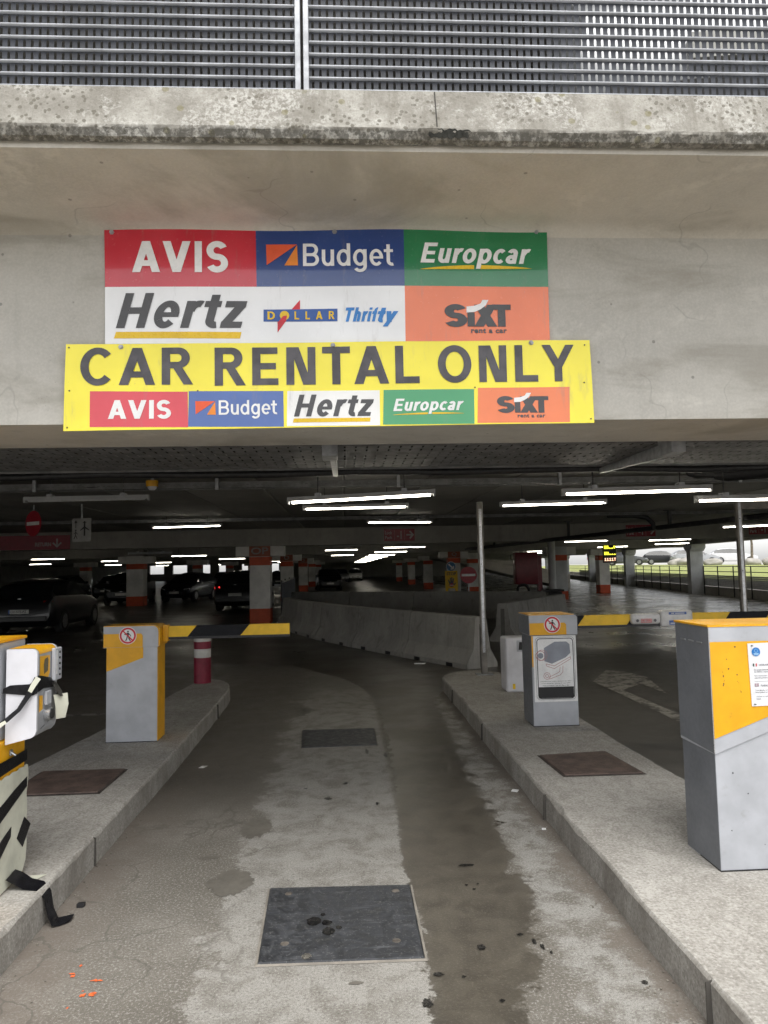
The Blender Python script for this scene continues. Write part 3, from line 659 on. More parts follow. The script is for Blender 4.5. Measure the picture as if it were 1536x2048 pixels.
# columns of the interior, painted bands, cap brackets
LETTER = paint('column_letter', (0.30, 0.29, 0.28), .6)
def column(x, y, w=.62, d=.62, letter=None, cap=True, body=None, band_hi=(1.76, 2.03), band_lo=(0.0, .47), label=None):
    r = MB().bbox(x - w / 2, x + w / 2, y, y + d, 0, CEIL - .01, .012, 1).build('column', body or M_WHITEPAINT, G, label=label)
    e = .004
    if band_lo: MB().bbox(x - w / 2 - e, x + w / 2 + e, y - e, y + d + e, 0.002, band_lo[1], .012, 1).build('painted_band', M_ORANGEPAINT, r)
    if band_hi: MB().bbox(x - w / 2 - e, x + w / 2 + e, y - e, y + d + e, band_hi[0], band_hi[1], .012, 1).build('painted_band', M_ORANGEPAINT, r)
    MB().box(x - w / 2 - e, x + w / 2 + e, y - e, y + d + e, 2.40, CEIL - .012).build('bare_top', M_IN_CONC, r)
    if cap:
        MB().bbox(x - w / 2 - .42, x - w / 2 - .006, y + .02, y + d, 2.04, 2.38, .01, 1).build('bracket', M_WHITEPAINT, r)
        MB().bbox(x + w / 2 + .006, x + w / 2 + .42, y + .02, y + d, 2.04, 2.38, .01, 1).build('bracket', M_WHITEPAINT, r)
    if letter:
        MB().box(x - w / 2 - .005, x + w / 2 + .005, y - .006, y + d * .5, 2.035, 2.385).build('letter_panel', M_RUST, r)
        f = Face((x - w / 2, y - .006, 0)); mb = MB(); wd = .13 * len(letter)
        f.text(mb, letter, w / 2 - wd, 2.10, w / 2 + wd, 2.31, bold=.02, off=.004); mb.build('letter', LETTER, r)
    return r
M_RUST = paint('faded_orange_panel', (0.30, 0.085, 0.045), .6, wear=.1, scale=3, dirt=.3)
column(-2.58, 22.25 - .03, letter='OP', label='column with orange bands and the letters OP')
column(-10.1, 35.6, w=.8, d=.7)
column(-2.95, 37.0, letter='O'); column(-2.95, 51.3, letter='O'); column(-2.95, 65.4); column(-2.95, 80.3)
column(5.55, 36.7, letter='Q', band_lo=None); column(8.0, 45.0, band_lo=(0, .3)); column(5.9, 51.3); column(6.0, 65.4); column(6.0, 80.3)
column(9.75, 32.35, w=.56, body=M_GREYPAINT, band_lo=(0, .4))
column(13.75, 37.9, w=.56); column(-10.3, 51.3); column(-18.0, 36.8); column(-10.3, 65.4); column(-18, 51.3); column(-18.5, 65.4); column(-10.3, 80.3); column(14.6, 60.0)
# ================================================================ the two rental signs bolted to the fascia
def gloss(name, col, rough=.16, fade=.05):
    t = NT(name); n = t.noise(3, 5); f = t.noise(55, 4, .7)
    c = t.mix(t.mapr(n, .3, .7), tuple(x * (1 - fade) for x in col), tuple(min(1, x * (1 + fade) + .01) for x in col))
    d = t.math('MULTIPLY', t.mapr(t.noise(1.0, 6, .7, vec=t.scalev((14, 14, 2.5))), .56, .74), .28)
    c = t.mix(d, c, (.22, .20, .17))
    spk = t.math('MULTIPLY', t.mapr(f, .66, .74), t.mapr(t.noise(5, 3), .5, .6))
    c = t.mix(t.math('MULTIPLY', spk, .5), c, (.1, .09, .08))
    t.bump(n, .05, .004)
    t.b.inputs['Coat Weight'].default_value = .9; t.b.inputs['Coat Roughness'].default_value = .05
    MATS[name] = t.out(c, t.mapr(f, .3, .7, rough, rough + .12)); return t.m
S_RED = gloss('sign_red', (.56, .012, .035)); S_BLUE = gloss('sign_blue', (.012, .05, .22)); S_GREEN = gloss('sign_green', (.006, .19, .065))
S_WHITE = gloss('sign_white', (.82, .83, .85)); S_ORANGE = gloss('sign_orange', (.82, .17, .045)); S_YELLOW = gloss('sign_yellow', (.92, .80, .014), .3)
S_RED2 = gloss('sign_faded_red', (.66, .03, .055), .35); S_BLUE2 = gloss('sign_faded_blue', (.045, .115, .38), .35); S_GREEN2 = gloss('sign_faded_green', (.035, .32, .125), .35)
S_ORANGE2 = gloss('sign_faded_orange', (.82, .19, .05), .35); S_WHITE2 = gloss('sign_matt_white', (.84, .84, .83), .4)
I_WHITE = paint('print_white', (.83, .83, .83), .3, wear=.05); I_GREY = paint('print_charcoal', (.075, .075, .08), .35, wear=.06); I_GOLD = paint('print_gold', (.80, .52, .01), .3, wear=.05)
I_BLACK = paint('print_black', (.018, .018, .02), .35); I_RED = paint('print_red', (.62, .02, .04), .35); I_TOMATO = paint('print_orange_red', (.80, .105, .03), .35); I_AMBER = paint('print_amber', (.84, .26, .025), .35)
I_SKY = paint('print_sky_blue', (.035, .24, .66), .35); I_NAVY = paint('print_navy', (.03, .10, .36), .35); I_DIM = paint('print_faded_black', (.085, .08, .09), .4, wear=.15, scale=12)

def wz(px, py):
    q = on_y(px, py, 3.714); return (q.x, q.z)
FACE = Face((0, 3.714, 0))
FACE.fn = lambda a, b: .007 * math.sin(a * 2.4 + 1.0) * math.sin((b - 2.83) * 4.6) + .004 * math.sin(a * 5.3)
def grid_panel(name, face, quad, mat, parent, nu=14, nv=8, off=0.0, th=.004, **kw):
    """thin sheet between four corners (bl, br, tr, tl), following the sheet's own waviness"""
    bl, br, tr, tl = [Vector(q) for q in quad]; mb = MB(); n = (nu + 1) * (nv + 1)
    for o_ in (off, off - th):
        for j in range(nv + 1):
            for i in range(nu + 1):
                s_, t_ = i / nu, j / nv; q = (bl.lerp(br, s_)).lerp(tl.lerp(tr, s_), t_); mb.v.append(tuple(face.p(q.x, q.y, o_)))
    W = nu + 1
    for j in range(nv):
        for i in range(nu):
            a = j * W + i; mb.f.append((a, a + 1, a + 1 + W, a + W)); mb.f.append((n + a, n + a + W, n + a + 1 + W, n + a + 1))
    rim = [i for i in range(W)] + [j * W + nu for j in range(1, nv + 1)] + [nv * W + i for i in range(nu - 1, -1, -1)] + [j * W for j in range(nv - 1, 0, -1)]
    for k in range(len(rim)): a, b = rim[k], rim[(k + 1) % len(rim)]; mb.f.append((a, n + a, n + b, b))
    mb.mi = [0] * len(mb.f)
    return mb.build(name, mat, parent, smooth=40, **kw)
def box_of(p0, p1):     # pixel corners (left, top), (right, bottom) -> a0, b0, a1, b1 on the fascia
    a = wz(p0[0], p1[1]); b = wz(p1[0], p0[1]); c = wz(p0[0], p0[1]); d = wz(p1[0], p1[1])
    return ((a[0] + c[0]) / 2, (a[1] + d[1]) / 2, (b[0] + d[0]) / 2, (b[1] + c[1]) / 2)
def lettering(txt, p0, p1, mat, parent, bold=.03, shear=0.0, space=1.0, name='lettering', slope=0.0, off=.0025):
    mb = MB(); bx = box_of(p0, p1); am = (bx[0] + bx[2]) / 2
    FACE.text(mb, txt, *bx, bold=bold, shear=shear, space=space, off=off, shape=(lambda a, b: (a, b + (a - am) * slope)) if slope else None)
    return mb.build(name, mat, parent)
def heavy(txt, p0, p1, mat, parent, w=.2, shear=0.0, track=.06, slope=0.0, off=.003, xh=.73):
    mb = MB(); bx = box_of(p0, p1); am = (bx[0] + bx[2]) / 2
    heavy_text(FACE, mb, txt, *bx, w=w, shear=shear, track=track, off=off, xh=xh, shape=(lambda a, b: (a, b + (a - am) * slope)) if slope else None)
    return mb.build('lettering', mat, parent)
def bar_px(quad, mat, parent, name, off=.0022):
    return grid_panel(name, FACE, [wz(*quad[3]), wz(*quad[2]), wz(*quad[1]), wz(*quad[0])], mat, parent, nu=12, nv=1, off=off, th=.0006)
def shape_px(polys, mat, parent, name='emblem', off=.0025):
    mb = MB()
    for poly in polys: FACE.mb_poly(mb, [wz(*p) for p in poly][::-1], off)
    return mb.build(name, mat, parent)
def wing(p0, p1, h, gap0, gap1, mat, parent, off=.0022):
    """slim lens-shaped underline with a gap where a letter crosses it"""
    (xa, ya), (xb, yb) = p0, p1; mb = MB()
    def seg(x0, x1):
        up = []; dn = []
        for k in range(13):
            x = x0 + (x1 - x0) * k / 12; s_ = (x - xa) / (xb - xa); y = ya + (yb - ya) * s_; t_ = h * math.sin(math.pi * min(max(s_, .0), 1)) ** .8 + .4
            up.append((x, y - t_)); dn.append((x, y))
        FACE.mb_poly(mb, [wz(*p) for p in dn + up[::-1]], off)
    seg(xa, gap0); seg(gap1, xb); mb.build('underline', mat, parent)
def sixt(cx0, cy0, cx1, cy1, parent, small):
    w, h = cx1 - cx0, cy1 - cy0; L = lambda a, b: (cx0 + a * w, cy0 + b * h)
    heavy('S', L(0, .05), L(.34, .82), I_GREY, parent, .27)
    heavy('I', L(.345, .32), L(.455, .80), I_GREY, parent, .3)
    heavy('X', L(.445, .06), L(.79, .80), I_GREY, parent, .28)
    heavy('T', L(.72, .05), L(1.0, .80), I_GREY, parent, .27)
    arcp = [(.33, .33), (.33, .13), (.45, .10), (.54, .02), (.57, -.10), (.66, -.10), (.62, .08), (.54, .22), (.45, .31)]
    shape_px([[L(*q) for q in arcp]], I_WHITE, parent, off=.0034)
    lettering('rent a car', L(.40, .86), L(.94, 1.02), I_GREY, parent, .035, space=1.12)
def budget_mark(x0, y0, x1, y1, parent):
    w, h = x1 - x0, y1 - y0
    shape_px([[(x0, y0), (x0 + .97 * w, y0), (x0 + .02 * w, y1 - .02 * h)]], I_TOMATO, parent)
    shape_px([[(x0 + .97 * w, y0 + .03 * h), (x1, y1), (x0 + .57 * w, y1)]], I_AMBER, parent)

R1 = thing('rental_sign', (0, 3.722, 2.83), 'glossy upper sign of six coloured rental logo panels bolted to the fascia', 'sign')
cut = [(208, 456), (511, 457), (807, 457), (1094, 459)]; mid = [(209, 573), (513, 573), (809, 573), (1097, 573)]; low = [(210, 688), (514, 687), (811, 686), (1100, 685)]
def row(a, b, i): return [wz(*b[i]), wz(*b[i + 1]), wz(*a[i + 1]), wz(*a[i])]
p_ = grid_panel('panel', FACE, row(cut, mid, 0), S_RED, R1, label='red panel with white capitals')
heavy('AVIS', (264, 482), (456, 545), I_WHITE, p_, .215)
p_ = grid_panel('panel', FACE, row(cut, mid, 1), S_BLUE, R1, label='dark blue panel with orange triangle emblem')
budget_mark(532, 489, 596, 531, p_); heavy('Budget', (606, 488), (787, 546), I_WHITE, p_, .15, track=.03)
p_ = grid_panel('panel', FACE, row(cut, mid, 2), S_GREEN, R1, label='green panel with white italic lettering and yellow underline')
heavy('Europcar', (840, 487), (1063, 538), I_WHITE, p_, .2, .24, track=.02); wing((840, 540), (1063, 537), 7.5, 948, 961, I_GOLD, p_)
p_ = grid_panel('panel', FACE, row(mid, low, 0), S_WHITE, R1, label='white panel with grey italic lettering over a yellow bar')
heavy('Hertz', (232, 586), (495, 657), I_GREY, p_, .205, .24, track=.05, xh=.77); bar_px([(232, 664), (483, 664), (480, 677), (228, 677)], I_GOLD, p_, 'underline')
p_ = grid_panel('panel', FACE, row(mid, low, 1), S_WHITE, R1, label='white panel with a blue bar logo and a blue italic logo')
bar_px([(527, 619), (675, 618), (675, 643), (527, 643)], I_NAVY, p_, 'emblem_bar')
shape_px([[(583, 619), (600, 600), (600, 619)]], I_RED, p_); shape_px([[(555, 643), (571, 643), (555, 665)]], I_RED, p_)
mb = MB(); c_ = wz(569, 631); FACE.mb_disc(mb, c_[0], c_[1], .0245, .0032); mb.build('emblem_disc', I_GOLD, p_)
shape_px([[(566, 632), (574, 631), (572, 643), (556, 645)]], I_RED, p_, off=.0038)
heavy('D', (535, 623), (550, 639), I_GOLD, p_, .2, off=.0038); heavy('LLAR', (589, 623), (669, 639), I_GOLD, p_, .2, track=.75, off=.0038)
heavy('Th', (691, 616), (722, 644), I_SKY, p_, .24, .3, track=.02); heavy('rif', (722, 616), (757, 644), I_SKY, p_, .24, .3, track=.02); heavy('ty', (755, 617), (797, 654), I_SKY, p_, .23, .3, track=.0)
p_ = grid_panel('panel', FACE, row(mid, low, 2), S_ORANGE, R1, label='orange panel with grey lettering and a white curl')
sixt(889, 606, 1022, 665, p_, False)
def bolt(face, a, b, r, parent, mat=None, off=0.0):
    mb = MB(); n = 10; o = face.p(a, b, off)
    for rr, h0, h1 in ((r * 1.5, 0, .0025), (r, .0025, .011)):
        ring = [o + face.u * rr * math.cos(2 * math.pi * k / 6 + .3) + face.v * rr * math.sin(2 * math.pi * k / 6 + .3) if rr == r else o + face.u * rr * math.cos(2 * math.pi * k / 6) + face.v * rr * math.sin(2 * math.pi * k / 6) for k in range(6)]
        mb.prism([q + face.n * h0 for q in ring], face.n * (h1 - h0))
    mb.build('bolt', mat or M_GALV, parent)
for px, py in [(223, 464), (669, 464), (1073, 463)]: bolt(FACE, *wz(px, py), .009, R1)

R2 = thing('rental_sign', (0, 3.715, 2.37), 'long yellow banner sign reading CAR RENTAL ONLY above five logo panels', 'sign')
FACE2 = FACE; FACE_FN = FACE.fn
FACE.fn = lambda a, b: .010 + .003 * math.sin(a * 3.1) + .0025 * math.sin(a * 7 + b * 9) - .004 * max(0, -a - 1.2) * 10 * max(0, 2.45 - b)
grid_panel('yellow_sheet', FACE, [wz(128, 863), wz(1188, 846), wz(1178, 681), wz(134, 690)], S_YELLOW, R2, nu=30, nv=6)
SL = .0055
heavy('CAR', (163, 696), (387, 772), I_DIM, R2, .195, track=.07, slope=SL); heavy('RENTAL', (430, 695), (838, 770), I_DIM, R2, .195, track=.07, slope=SL); heavy('ONLY', (875, 691), (1147, 766), I_DIM, R2, .195, track=.07, slope=SL)
def small(x0, x1, y0, y1, dy, mat, label):
    return grid_panel('panel', FACE, [wz(x0, y1), wz(x1, y1 - dy), wz(x1 - 1, y0 - dy), wz(x0 + 1, y0)], mat, R2, nu=6, nv=3, off=.0012, th=.0006, label=label)
p_ = small(181, 377, 784, 855, 0, S_RED2, 'small faded red panel on the yellow banner'); heavy('AVIS', (218, 801), (343, 839), I_WHITE, p_, .215)
p_ = small(377, 568, 783, 854, 0, S_BLUE2, 'small faded blue panel on the yellow banner'); budget_mark(391, 803, 432, 830, p_); heavy('Budget', (438, 801), (555, 838), I_WHITE, p_, .15, track=.03)
p_ = small(574, 760, 783, 853, 1.5, S_WHITE2, 'small white panel on the yellow banner'); heavy('Hertz', (588, 790), (748, 834), I_GREY, p_, .205, .24, xh=.77); bar_px([(588, 838), (741, 836), (740, 844), (586, 846)], I_GOLD, p_, 'underline', .0026)
p_ = small(766, 948, 781, 850, 1.5, S_GREEN2, 'small faded green panel on the yellow banner'); heavy('Europcar', (786, 798), (927, 829), I_WHITE, p_, .2, .24, track=.02, slope=SL); wing((786, 831), (927, 828), 3.2, 855, 864, I_GOLD, p_, .0028)
p_ = small(954, 1139, 777, 847, 2.5, S_ORANGE2, 'small faded orange panel on the yellow banner'); sixt(993, 791, 1096, 835, p_, True)
for px, py in [(243, 695), (666, 692), (1061, 687)]: bolt(FACE, *wz(px, py), .009, R2)
for px, py in [(140, 697), (141, 783), (136, 856), (1168, 691), (1167, 766), (1181, 838), (396, 782), (949, 776)]: bolt(FACE, *wz(px, py), .004, R2, M_DARKMETAL, -.008)
FACE.fn = FACE_FN
# ================================================================ gate equipment near the camera
C_GREY = paint('cabinet_silver_grey', (.45, .465, .50), .42, .0, wear=.06, scale=5, dirt=.3, dirt_col=(.2, .18, .15))
C_DARKGREY = paint('cabinet_side_grey', (.36, .37, .39), .42, .0, wear=.05, scale=5, dirt=.1)
C_YEL = paint('cabinet_yellow', (.80, .40, .006), .4, wear=.05, scale=7, dirt=.25)
C_WHITE = paint('cabinet_white', (.66, .66, .70), .4, wear=.05, scale=5, dirt=.22)
C_TAPE = paint('black_tape', (.006, .006, .008), .34, wear=.2, scale=30, bump=.3)
C_PAPER = paint('weathered_paper', (.60, .60, .50), .8, wear=.1, scale=4, dirt=.35, dirt_col=(.30, .28, .08), bump=.2)
C_ARMYEL = paint('barrier_arm_yellow', (.82, .50, .008), .4, wear=.06, scale=9, dirt=.3); C_ARMBLK = paint('barrier_arm_black', (.006, .007, .010), .6, wear=.1, scale=9, dirt=.04, dirt_col=(.4, .35, .1))
for m_ in (C_TAPE, C_ARMBLK): m_.node_tree.nodes['Principled BSDF'].inputs['Specular IOR Level'].default_value = .22
M_RUBBER = None
def rubber_material():
    t = NT('black_rubber_plate'); n = t.noise(16, 6, .7, dist=.4); s = t.noise(1.0, 6, .7, vec=t.scalev((5, 40, 5))); s2 = t.noise(1.0, 5, .7, vec=t.scalev((36, 6, 5)))
    c = t.mix(t.mapr(n, .35, .7), (.018, .02, .024), (.05, .053, .06))
    c = t.mix(t.math('MULTIPLY', t.mapr(s, .56, .7), .5), c, (.13, .135, .145)); c = t.mix(t.math('MULTIPLY', t.mapr(s2, .58, .72), .4), c, (.12, .125, .13))
    d = t.math('MULTIPLY', t.mapr(t.noise(120, 3), .6, .68), .8); c = t.mix(d, c, (.15, .15, .15))
    t.bump(t.noise(60, 4), .3, .003); MATS['rubber'] = t.out(c, t.mapr(n, .3, .7, .35, .7)); return t.m
M_RUBBER = rubber_material()
M_RUSTPLATE = paint('rusty_steel_plate', (.105, .072, .06), .7, .1, wear=.18, scale=9, dirt=.4, dirt_col=(.17, .10, .07), bump=.3)
M_SCREED = concrete('rough_mortar', (.24, .22, .19), var=.3, scale=6, pits=.6, bump=.7)

def flat_cover(name, corners, z, mat, label, cat, rim, frame=None, bolts=()):
    c = Vector((sum(p[0] for p in corners) / 4, sum(p[1] for p in corners) / 4))
    r = thing(name, (c.x, c.y, z), label, cat)
    def scaled(k): return [(c.x + (p[0] - c.x) * k, c.y + (p[1] - c.y) * k) for p in corners]
    f = MB(); a = scaled(1 + rim); b = scaled(1.004)
    f.add([(x, y, z + .002) for x, y in a] + [(x, y, z + .007) for x, y in b], [(i, (i + 1) % 4, 4 + (i + 1) % 4, 4 + i) for i in range(4)]); f.build('bedding_frame', frame or M_SCREED, r)
    p = MB(); a = scaled(1); b = scaled(.985)
    p.add([(x, y, z + .002) for x, y in a] + [(x, y, z + .012) for x, y in b], [(i, (i + 1) % 4, 4 + (i + 1) % 4, 4 + i) for i in range(4)] + [(4, 5, 6, 7)]); p.build('cover_plate', mat, r)
    for x, y in bolts: MB().lathe((x, y, z + .010), [(.019, 0), (.019, .003), (.014, .005)], 14).build('bolt_head', paint('worn_bolt', (.17, .15, .13), .5, .4, wear=.2, scale=40), r)
    return r
rc = flat_cover('loop_cover', [(-.391, 3.184), (.309, 3.166), (.309, 3.87), (-.412, 3.902)], 0, M_RUBBER, 'large black rubber cover plate set in the lane nearest the camera', 'ground cover', .035, bolts=[(-.31, 3.82), (-.29, 3.33), (.20, 3.31), (.23, 3.80)])
wpt = paint('wet_stain', (.006, .006, .007), .12)
mb = MB()
for cx, cy, r in [(-.17, 3.52, .035), (-.11, 3.50, .022), (-.10, 3.42, .03), (-.13, 3.58, .012), (-.055, 3.45, .015), (-.19, 3.215, .022)]:
    k = 14; mb.add([(cx + r * (1 + .35 * mnoise.noise(Vector((i * .9, cx * 40, 0)))) * math.cos(2 * math.pi * i / k), cy + r * 1.2 * (1 + .35 * mnoise.noise(Vector((i * .9, cx * 40, 5)))) * math.sin(2 * math.pi * i / k), .0135) for i in range(k)], [tuple(range(k))])
mb.build('oil_drops', wpt, rc, kind='stuff')
flat_cover('loop_cover', [(-.429, 6.821), (.274, 6.837), (.27, 7.545), (-.458, 7.559)], 0, M_RUBBER, 'black rubber cover plate further down the lane between the two barriers', 'ground cover', .02)
M_RUSTFRAME = paint('rusty_frame', (.06, .048, .042), .7, .2, wear=.2, scale=12)
flat_cover('access_cover', [(-2.30, 5.13), (-1.695, 5.13), (-1.68, 5.70), (-2.29, 5.71)], .16, M_RUSTPLATE, 'rusty brown steel hatch in the left island', 'hatch', .06, M_RUSTFRAME)
flat_cover('access_cover', [(1.515, 5.13), (2.075, 5.12), (2.02, 5.73), (1.485, 5.68)], .16, M_RUSTPLATE, 'rusty brown steel hatch in the right island', 'hatch', .06, M_RUSTFRAME)

def no_pedestrian(face, a, b, r, parent):
    d = MB(); face.mb_disc(d, a, b, r, .002); s = d.build('prohibition_sticker', I_WHITE, parent)
    m = MB(); face.mb_ring(m, a, b, r * .72, r * .93, .003); face.mb_stroke(m, [(a - r * .58, b + r * .58), (a + r * .58, b - r * .58)], r * .15, .0045); m.build('red_ring', I_RED, s)
    f = MB(); k = r
    face.mb_disc(f, a + .02 * k, b + .47 * k, .10 * k, .0035, 14)
    for pts, w in [([(.0, .34), (.0, -.08)], .26), ([(-.03, .28), (-.26, .12), (-.40, .18)], .09), ([(.06, .28), (.24, .12), (.36, -.08)], .09), ([(-.05, -.05), (-.10, -.32), (-.24, -.60)], .12), ([(.05, -.05), (.14, -.32), (.30, -.60)], .12)]:
        face.mb_stroke(f, [(a + x * k, b + y * k) for x, y in pts], w * k, .0035)
    f.build('walking_figure', I_BLACK, s)

def rounded_prism(mb, x0, x1, y0, y1, z0, z1, rl, rr, mi=0, n=6):
    """cabinet section with rounded upper corners (radius rl on the left, rr on the right)"""
    pts = [(x0, z0), (x1, z0)]
    pts += [(x1 - rr + rr * math.cos(math.pi / 2 * i / n), z1 - rr + rr * math.sin(math.pi / 2 * i / n)) for i in range(n + 1)] if rr else [(x1, z1)]
    pts += [(x0 + rl - rl * math.sin(math.pi / 2 * i / n), z1 - rl + rl * math.cos(math.pi / 2 * i / n)) for i in range(n + 1)] if rl else [(x0, z1)]
    return mb.prism([(x, y0, z) for x, z in pts], (0, y1 - y0, 0), mi)

# ---- left barrier cabinet
LB = thing('barrier_gate', (-1.9, 6.72, .16), 'grey and yellow barrier cabinet on the left island with walking man sticker', 'barrier')
m = MB(); m.bbox(-2.115, -1.672, 6.600, 6.86, .16, .990, .006); m.build('body', C_GREY, LB, smooth=30)
m = MB(); m.box(-1.6715, -1.6685, 6.606, 6.856, .165, .990); m.build('side_panel', C_YEL, LB)
m = MB(); rounded_prism(m, -2.137, -1.662, 6.585, 6.872, .985, 1.168, .0, .05); m.build('hood', C_GREY, LB, smooth=30)
m = MB(); rounded_prism(m, -2.139, -1.650, 6.592, 6.868, 1.155 - .165, 1.174, .0, .055); m.build('hood_cover', C_YEL, LB, smooth=30)
F = Face((0, 6.598, 0)); m = MB(); F.mb_poly(m, [(-2.113, .775), (-1.795, .890), (-1.795, .984), (-2.113, .984)], .0015); m.build('yellow_print', C_YEL, LB)
F2 = Face((0, 6.583, 0)); m = MB(); F2.mb_poly(m, [(-2.136, .987), (-1.795, .987), (-1.795, 1.085), (-1.81, 1.105), (-2.136, 1.105)], .0015); m.build('yellow_print', C_YEL, LB)
no_pedestrian(F2, -1.925, 1.088, .076, LB)
m = MB(); fx = Face((-1.650, 6.6, 0), (0, 1, 0)); m.lathe((0, 0, 0), [(.001, 0), (.001, .001)], 4)
m = MB(); fx.mb_disc(m, .13, 1.10, .012, .002, 16); m.build('key_lock', M_DARKMETAL, LB)
# ---- left barrier arm
def arm(parent, x0, x1, y, z0, z1, bounds, first, label, slant=.07, z_tilt=0.0):
    r = bpy.data.objects.new('arm', None); COL.objects.link(r); r.parent = parent; r.location = -WLOC[parent.name]; WLOC[r.name] = Vector((0, 0, 0)); tag(r, label)
    cuts = [x0] + bounds + [x1]
    for i in range(len(cuts) - 1):
        xa, xb = cuts[i], cuts[i + 1]; sa = 0 if i == 0 else slant; sb = 0 if i == len(cuts) - 2 else slant
        zt = lambda x: z_tilt * (x - x0)
        m = MB(); m.prism([(xa, y, z0 + .022 + zt(xa)), (xb, y, z0 + .022 + zt(xb)), (xb + sb, y, z1 + zt(xb)), (xa + sa, y, z1 + zt(xa))], (0, .05, 0))
        m.build('stripe', C_ARMYEL if (i + first) % 2 == 0 else C_ARMBLK, r)
    m = MB(); m.prism([(x0, y + .002, z0), (x1, y + .002, z0 + z_tilt * (x1 - x0)), (x1, y + .002, z0 + .0215 + z_tilt * (x1 - x0)), (x0, y + .002, z0 + .0215)], (0, .046, 0)); m.build('rubber_edge', M_BLACKPLASTIC, r)
    return r
la = arm(LB, -1.648, -.514, 6.70, 1.035, 1.153, [-1.43, -.955], 0, 'yellow and black boom of the left barrier', slant=.08)
MB().box(-1.6475, -1.60, 6.69, 6.76, 1.02, 1.165).build('arm_clamp', C_YEL, la)
# ---- right barrier cabinet with camera notice
RB = thing('barrier_gate', (1.9, 6.85, .16), 'grey and yellow barrier cabinet on the right island with camera surveillance notice', 'barrier')
m = MB(); m.bbox(1.708, 2.128, 6.69, 7.05, .16, .985, .006); m.build('body', C_GREY, RB, smooth=30)
m = MB(); rounded_prism(m, 1.690, 2.140, 6.675, 7.07, .990, 1.172, .0, .03); m.build('hood', C_GREY, RB, smooth=30)
m = MB(); m.prism([(1.688, 6.675, 1.173), (2.11, 6.675, 1.173), (2.11, 6.675, 1.178), (1.688, 6.675, 1.178)], (0, .395, 0)); m.build('hood_cover', C_YEL, RB)
F = Face((0, 6.673, 0)); m = MB(); F.mb_poly(m, [(1.692, .992), (2.035, .992), (2.035, 1.085), (2.02, 1.102), (1.692, 1.102)], .0015); m.build('yellow_print', C_YEL, RB)
no_pedestrian(F, 1.905, 1.085, .078, RB)
F = Face((0, 6.688, 0)); m = MB(); F.mb_rect(m, 1.709, .70, 1.722, .982, .0012); m.build('yellow_print', C_YEL, RB)
ns = MB(); F.mb_slab(ns, [(1.722, .382), (2.122, .382), (2.122, .982), (1.722, .982)], .002, .003); notice = ns.build('camera_notice', I_WHITE, RB, label='white notice with a surveillance camera pictogram')
FN = Face((1.722, 6.683, .382)); W_, H_ = .400, .600
def rrect(x0, y0, x1, y1, r, n=5):
    out = []
    for cx, cy, a in ((x1 - r, y0 + r, -90), (x1 - r, y1 - r, 0), (x0 + r, y1 - r, 90), (x0 + r, y0 + r, 180)):
        out += [(cx + r * math.cos(math.radians(a + 90 * i / n)), cy + r * math.sin(math.radians(a + 90 * i / n))) for i in range(n + 1)]
    return out
m = MB(); FN.mb_stroke(m, rrect(.035, .03, .372, .575, .03), .007, .0015, closed=True); FN.mb_stroke(m, rrect(.020, .020, .385, .588, .035), .0025, .0015, closed=True); m.build('black_frame', I_BLACK, notice)
m = MB(); FN.mb_rect(m, .036, .035, .366, .135, .0025); m.build('black_patch', I_BLACK, notice)
camg = paint('pictogram_grey', (.27, .29, .34), .4); camp = paint('pictogram_pink', (.45, .20, .20), .4)
m = MB(); FN.mb_poly(m, [(.10, .37), (.17, .345), (.30, .40), (.345, .44), (.34, .52), (.31, .545), (.20, .545), (.10, .49)], .0015); m.build('pictogram', camg, notice)
m = MB(); FN.mb_stroke(m, [(.115, .345), (.19, .325), (.345, .405), (.345, .385), (.19, .30), (.12, .325)], .004, .002, closed=True)
FN.mb_ring(m, .065, .42, .040, .045, .002); FN.mb_ring(m, .080, .425, .045, .049, .0022); FN.mb_ring(m, .12, .235, .028, .032, .002); FN.mb_ring(m, .12, .235, .012, .016, .002)
FN.mb_stroke(m, [(.245, .315), (.24, .275), (.225, .262), (.135, .222)], .004, .002); FN.mb_stroke(m, [(.272, .325), (.268, .268), (.245, .242), (.140, .205)], .004, .002); m.build('pictogram_outline', camp, notice)
m = MB(); FN.mb_disc(m, .065, .42, .026, .0022); m.build('pictogram_lens', camg, notice)
m = MB()
for i, s_ in enumerate(['• Surveillance par caméra - Loi du 21 mars 2007 •', '• Camerabewaking - Wet van 21 maart 2007 •', '• Video Surveillance - Law of 21 March 2007 •']):
    FN.text(m, s_, .055 + .008 * i, .180 - i * .019, .350 - .008 * i, .190 - i * .019, .006, off=.002)
m.build('notice_text', I_BLACK, notice)
ra = arm(RB, 2.150, 4.4, 6.80, 1.035, 1.152, [2.185, 2.66, 3.1, 3.6, 4.0], 1, 'yellow and black boom of the right barrier carrying two wrapped signs', slant=.07)
MB().box(2.1405, 2.185, 6.79, 6.87, 1.02, 1.165).build('arm_clamp', M_DARKMETAL, ra)
def wrap(x0, x1, z0, z1, label):
    m = MB(); n = 12
    m.bbox(x0, x1, 6.762, 6.885, z0, z1, .025, 3)
    for i, v in enumerate(m.v): d = mnoise.noise(Vector(v) * 14) * .008; m.v[i] = (v[0] + d * .3, v[1] + d, v[2] + d * .5)
    return tag(m.build('wrapped_sign', paint('plastic_wrap', (.70, .69, .68), .3, wear=.08, scale=9, dirt=.2), smooth=60), label, 'sign', )
w1 = wrap(2.69, 2.975, 1.058, 1.158, 'white plastic wrapped sign on the boom nearer the cabinet'); w2 = wrap(2.98, 3.29, 1.028, 1.185, 'larger white plastic wrapped sign further out on the boom')
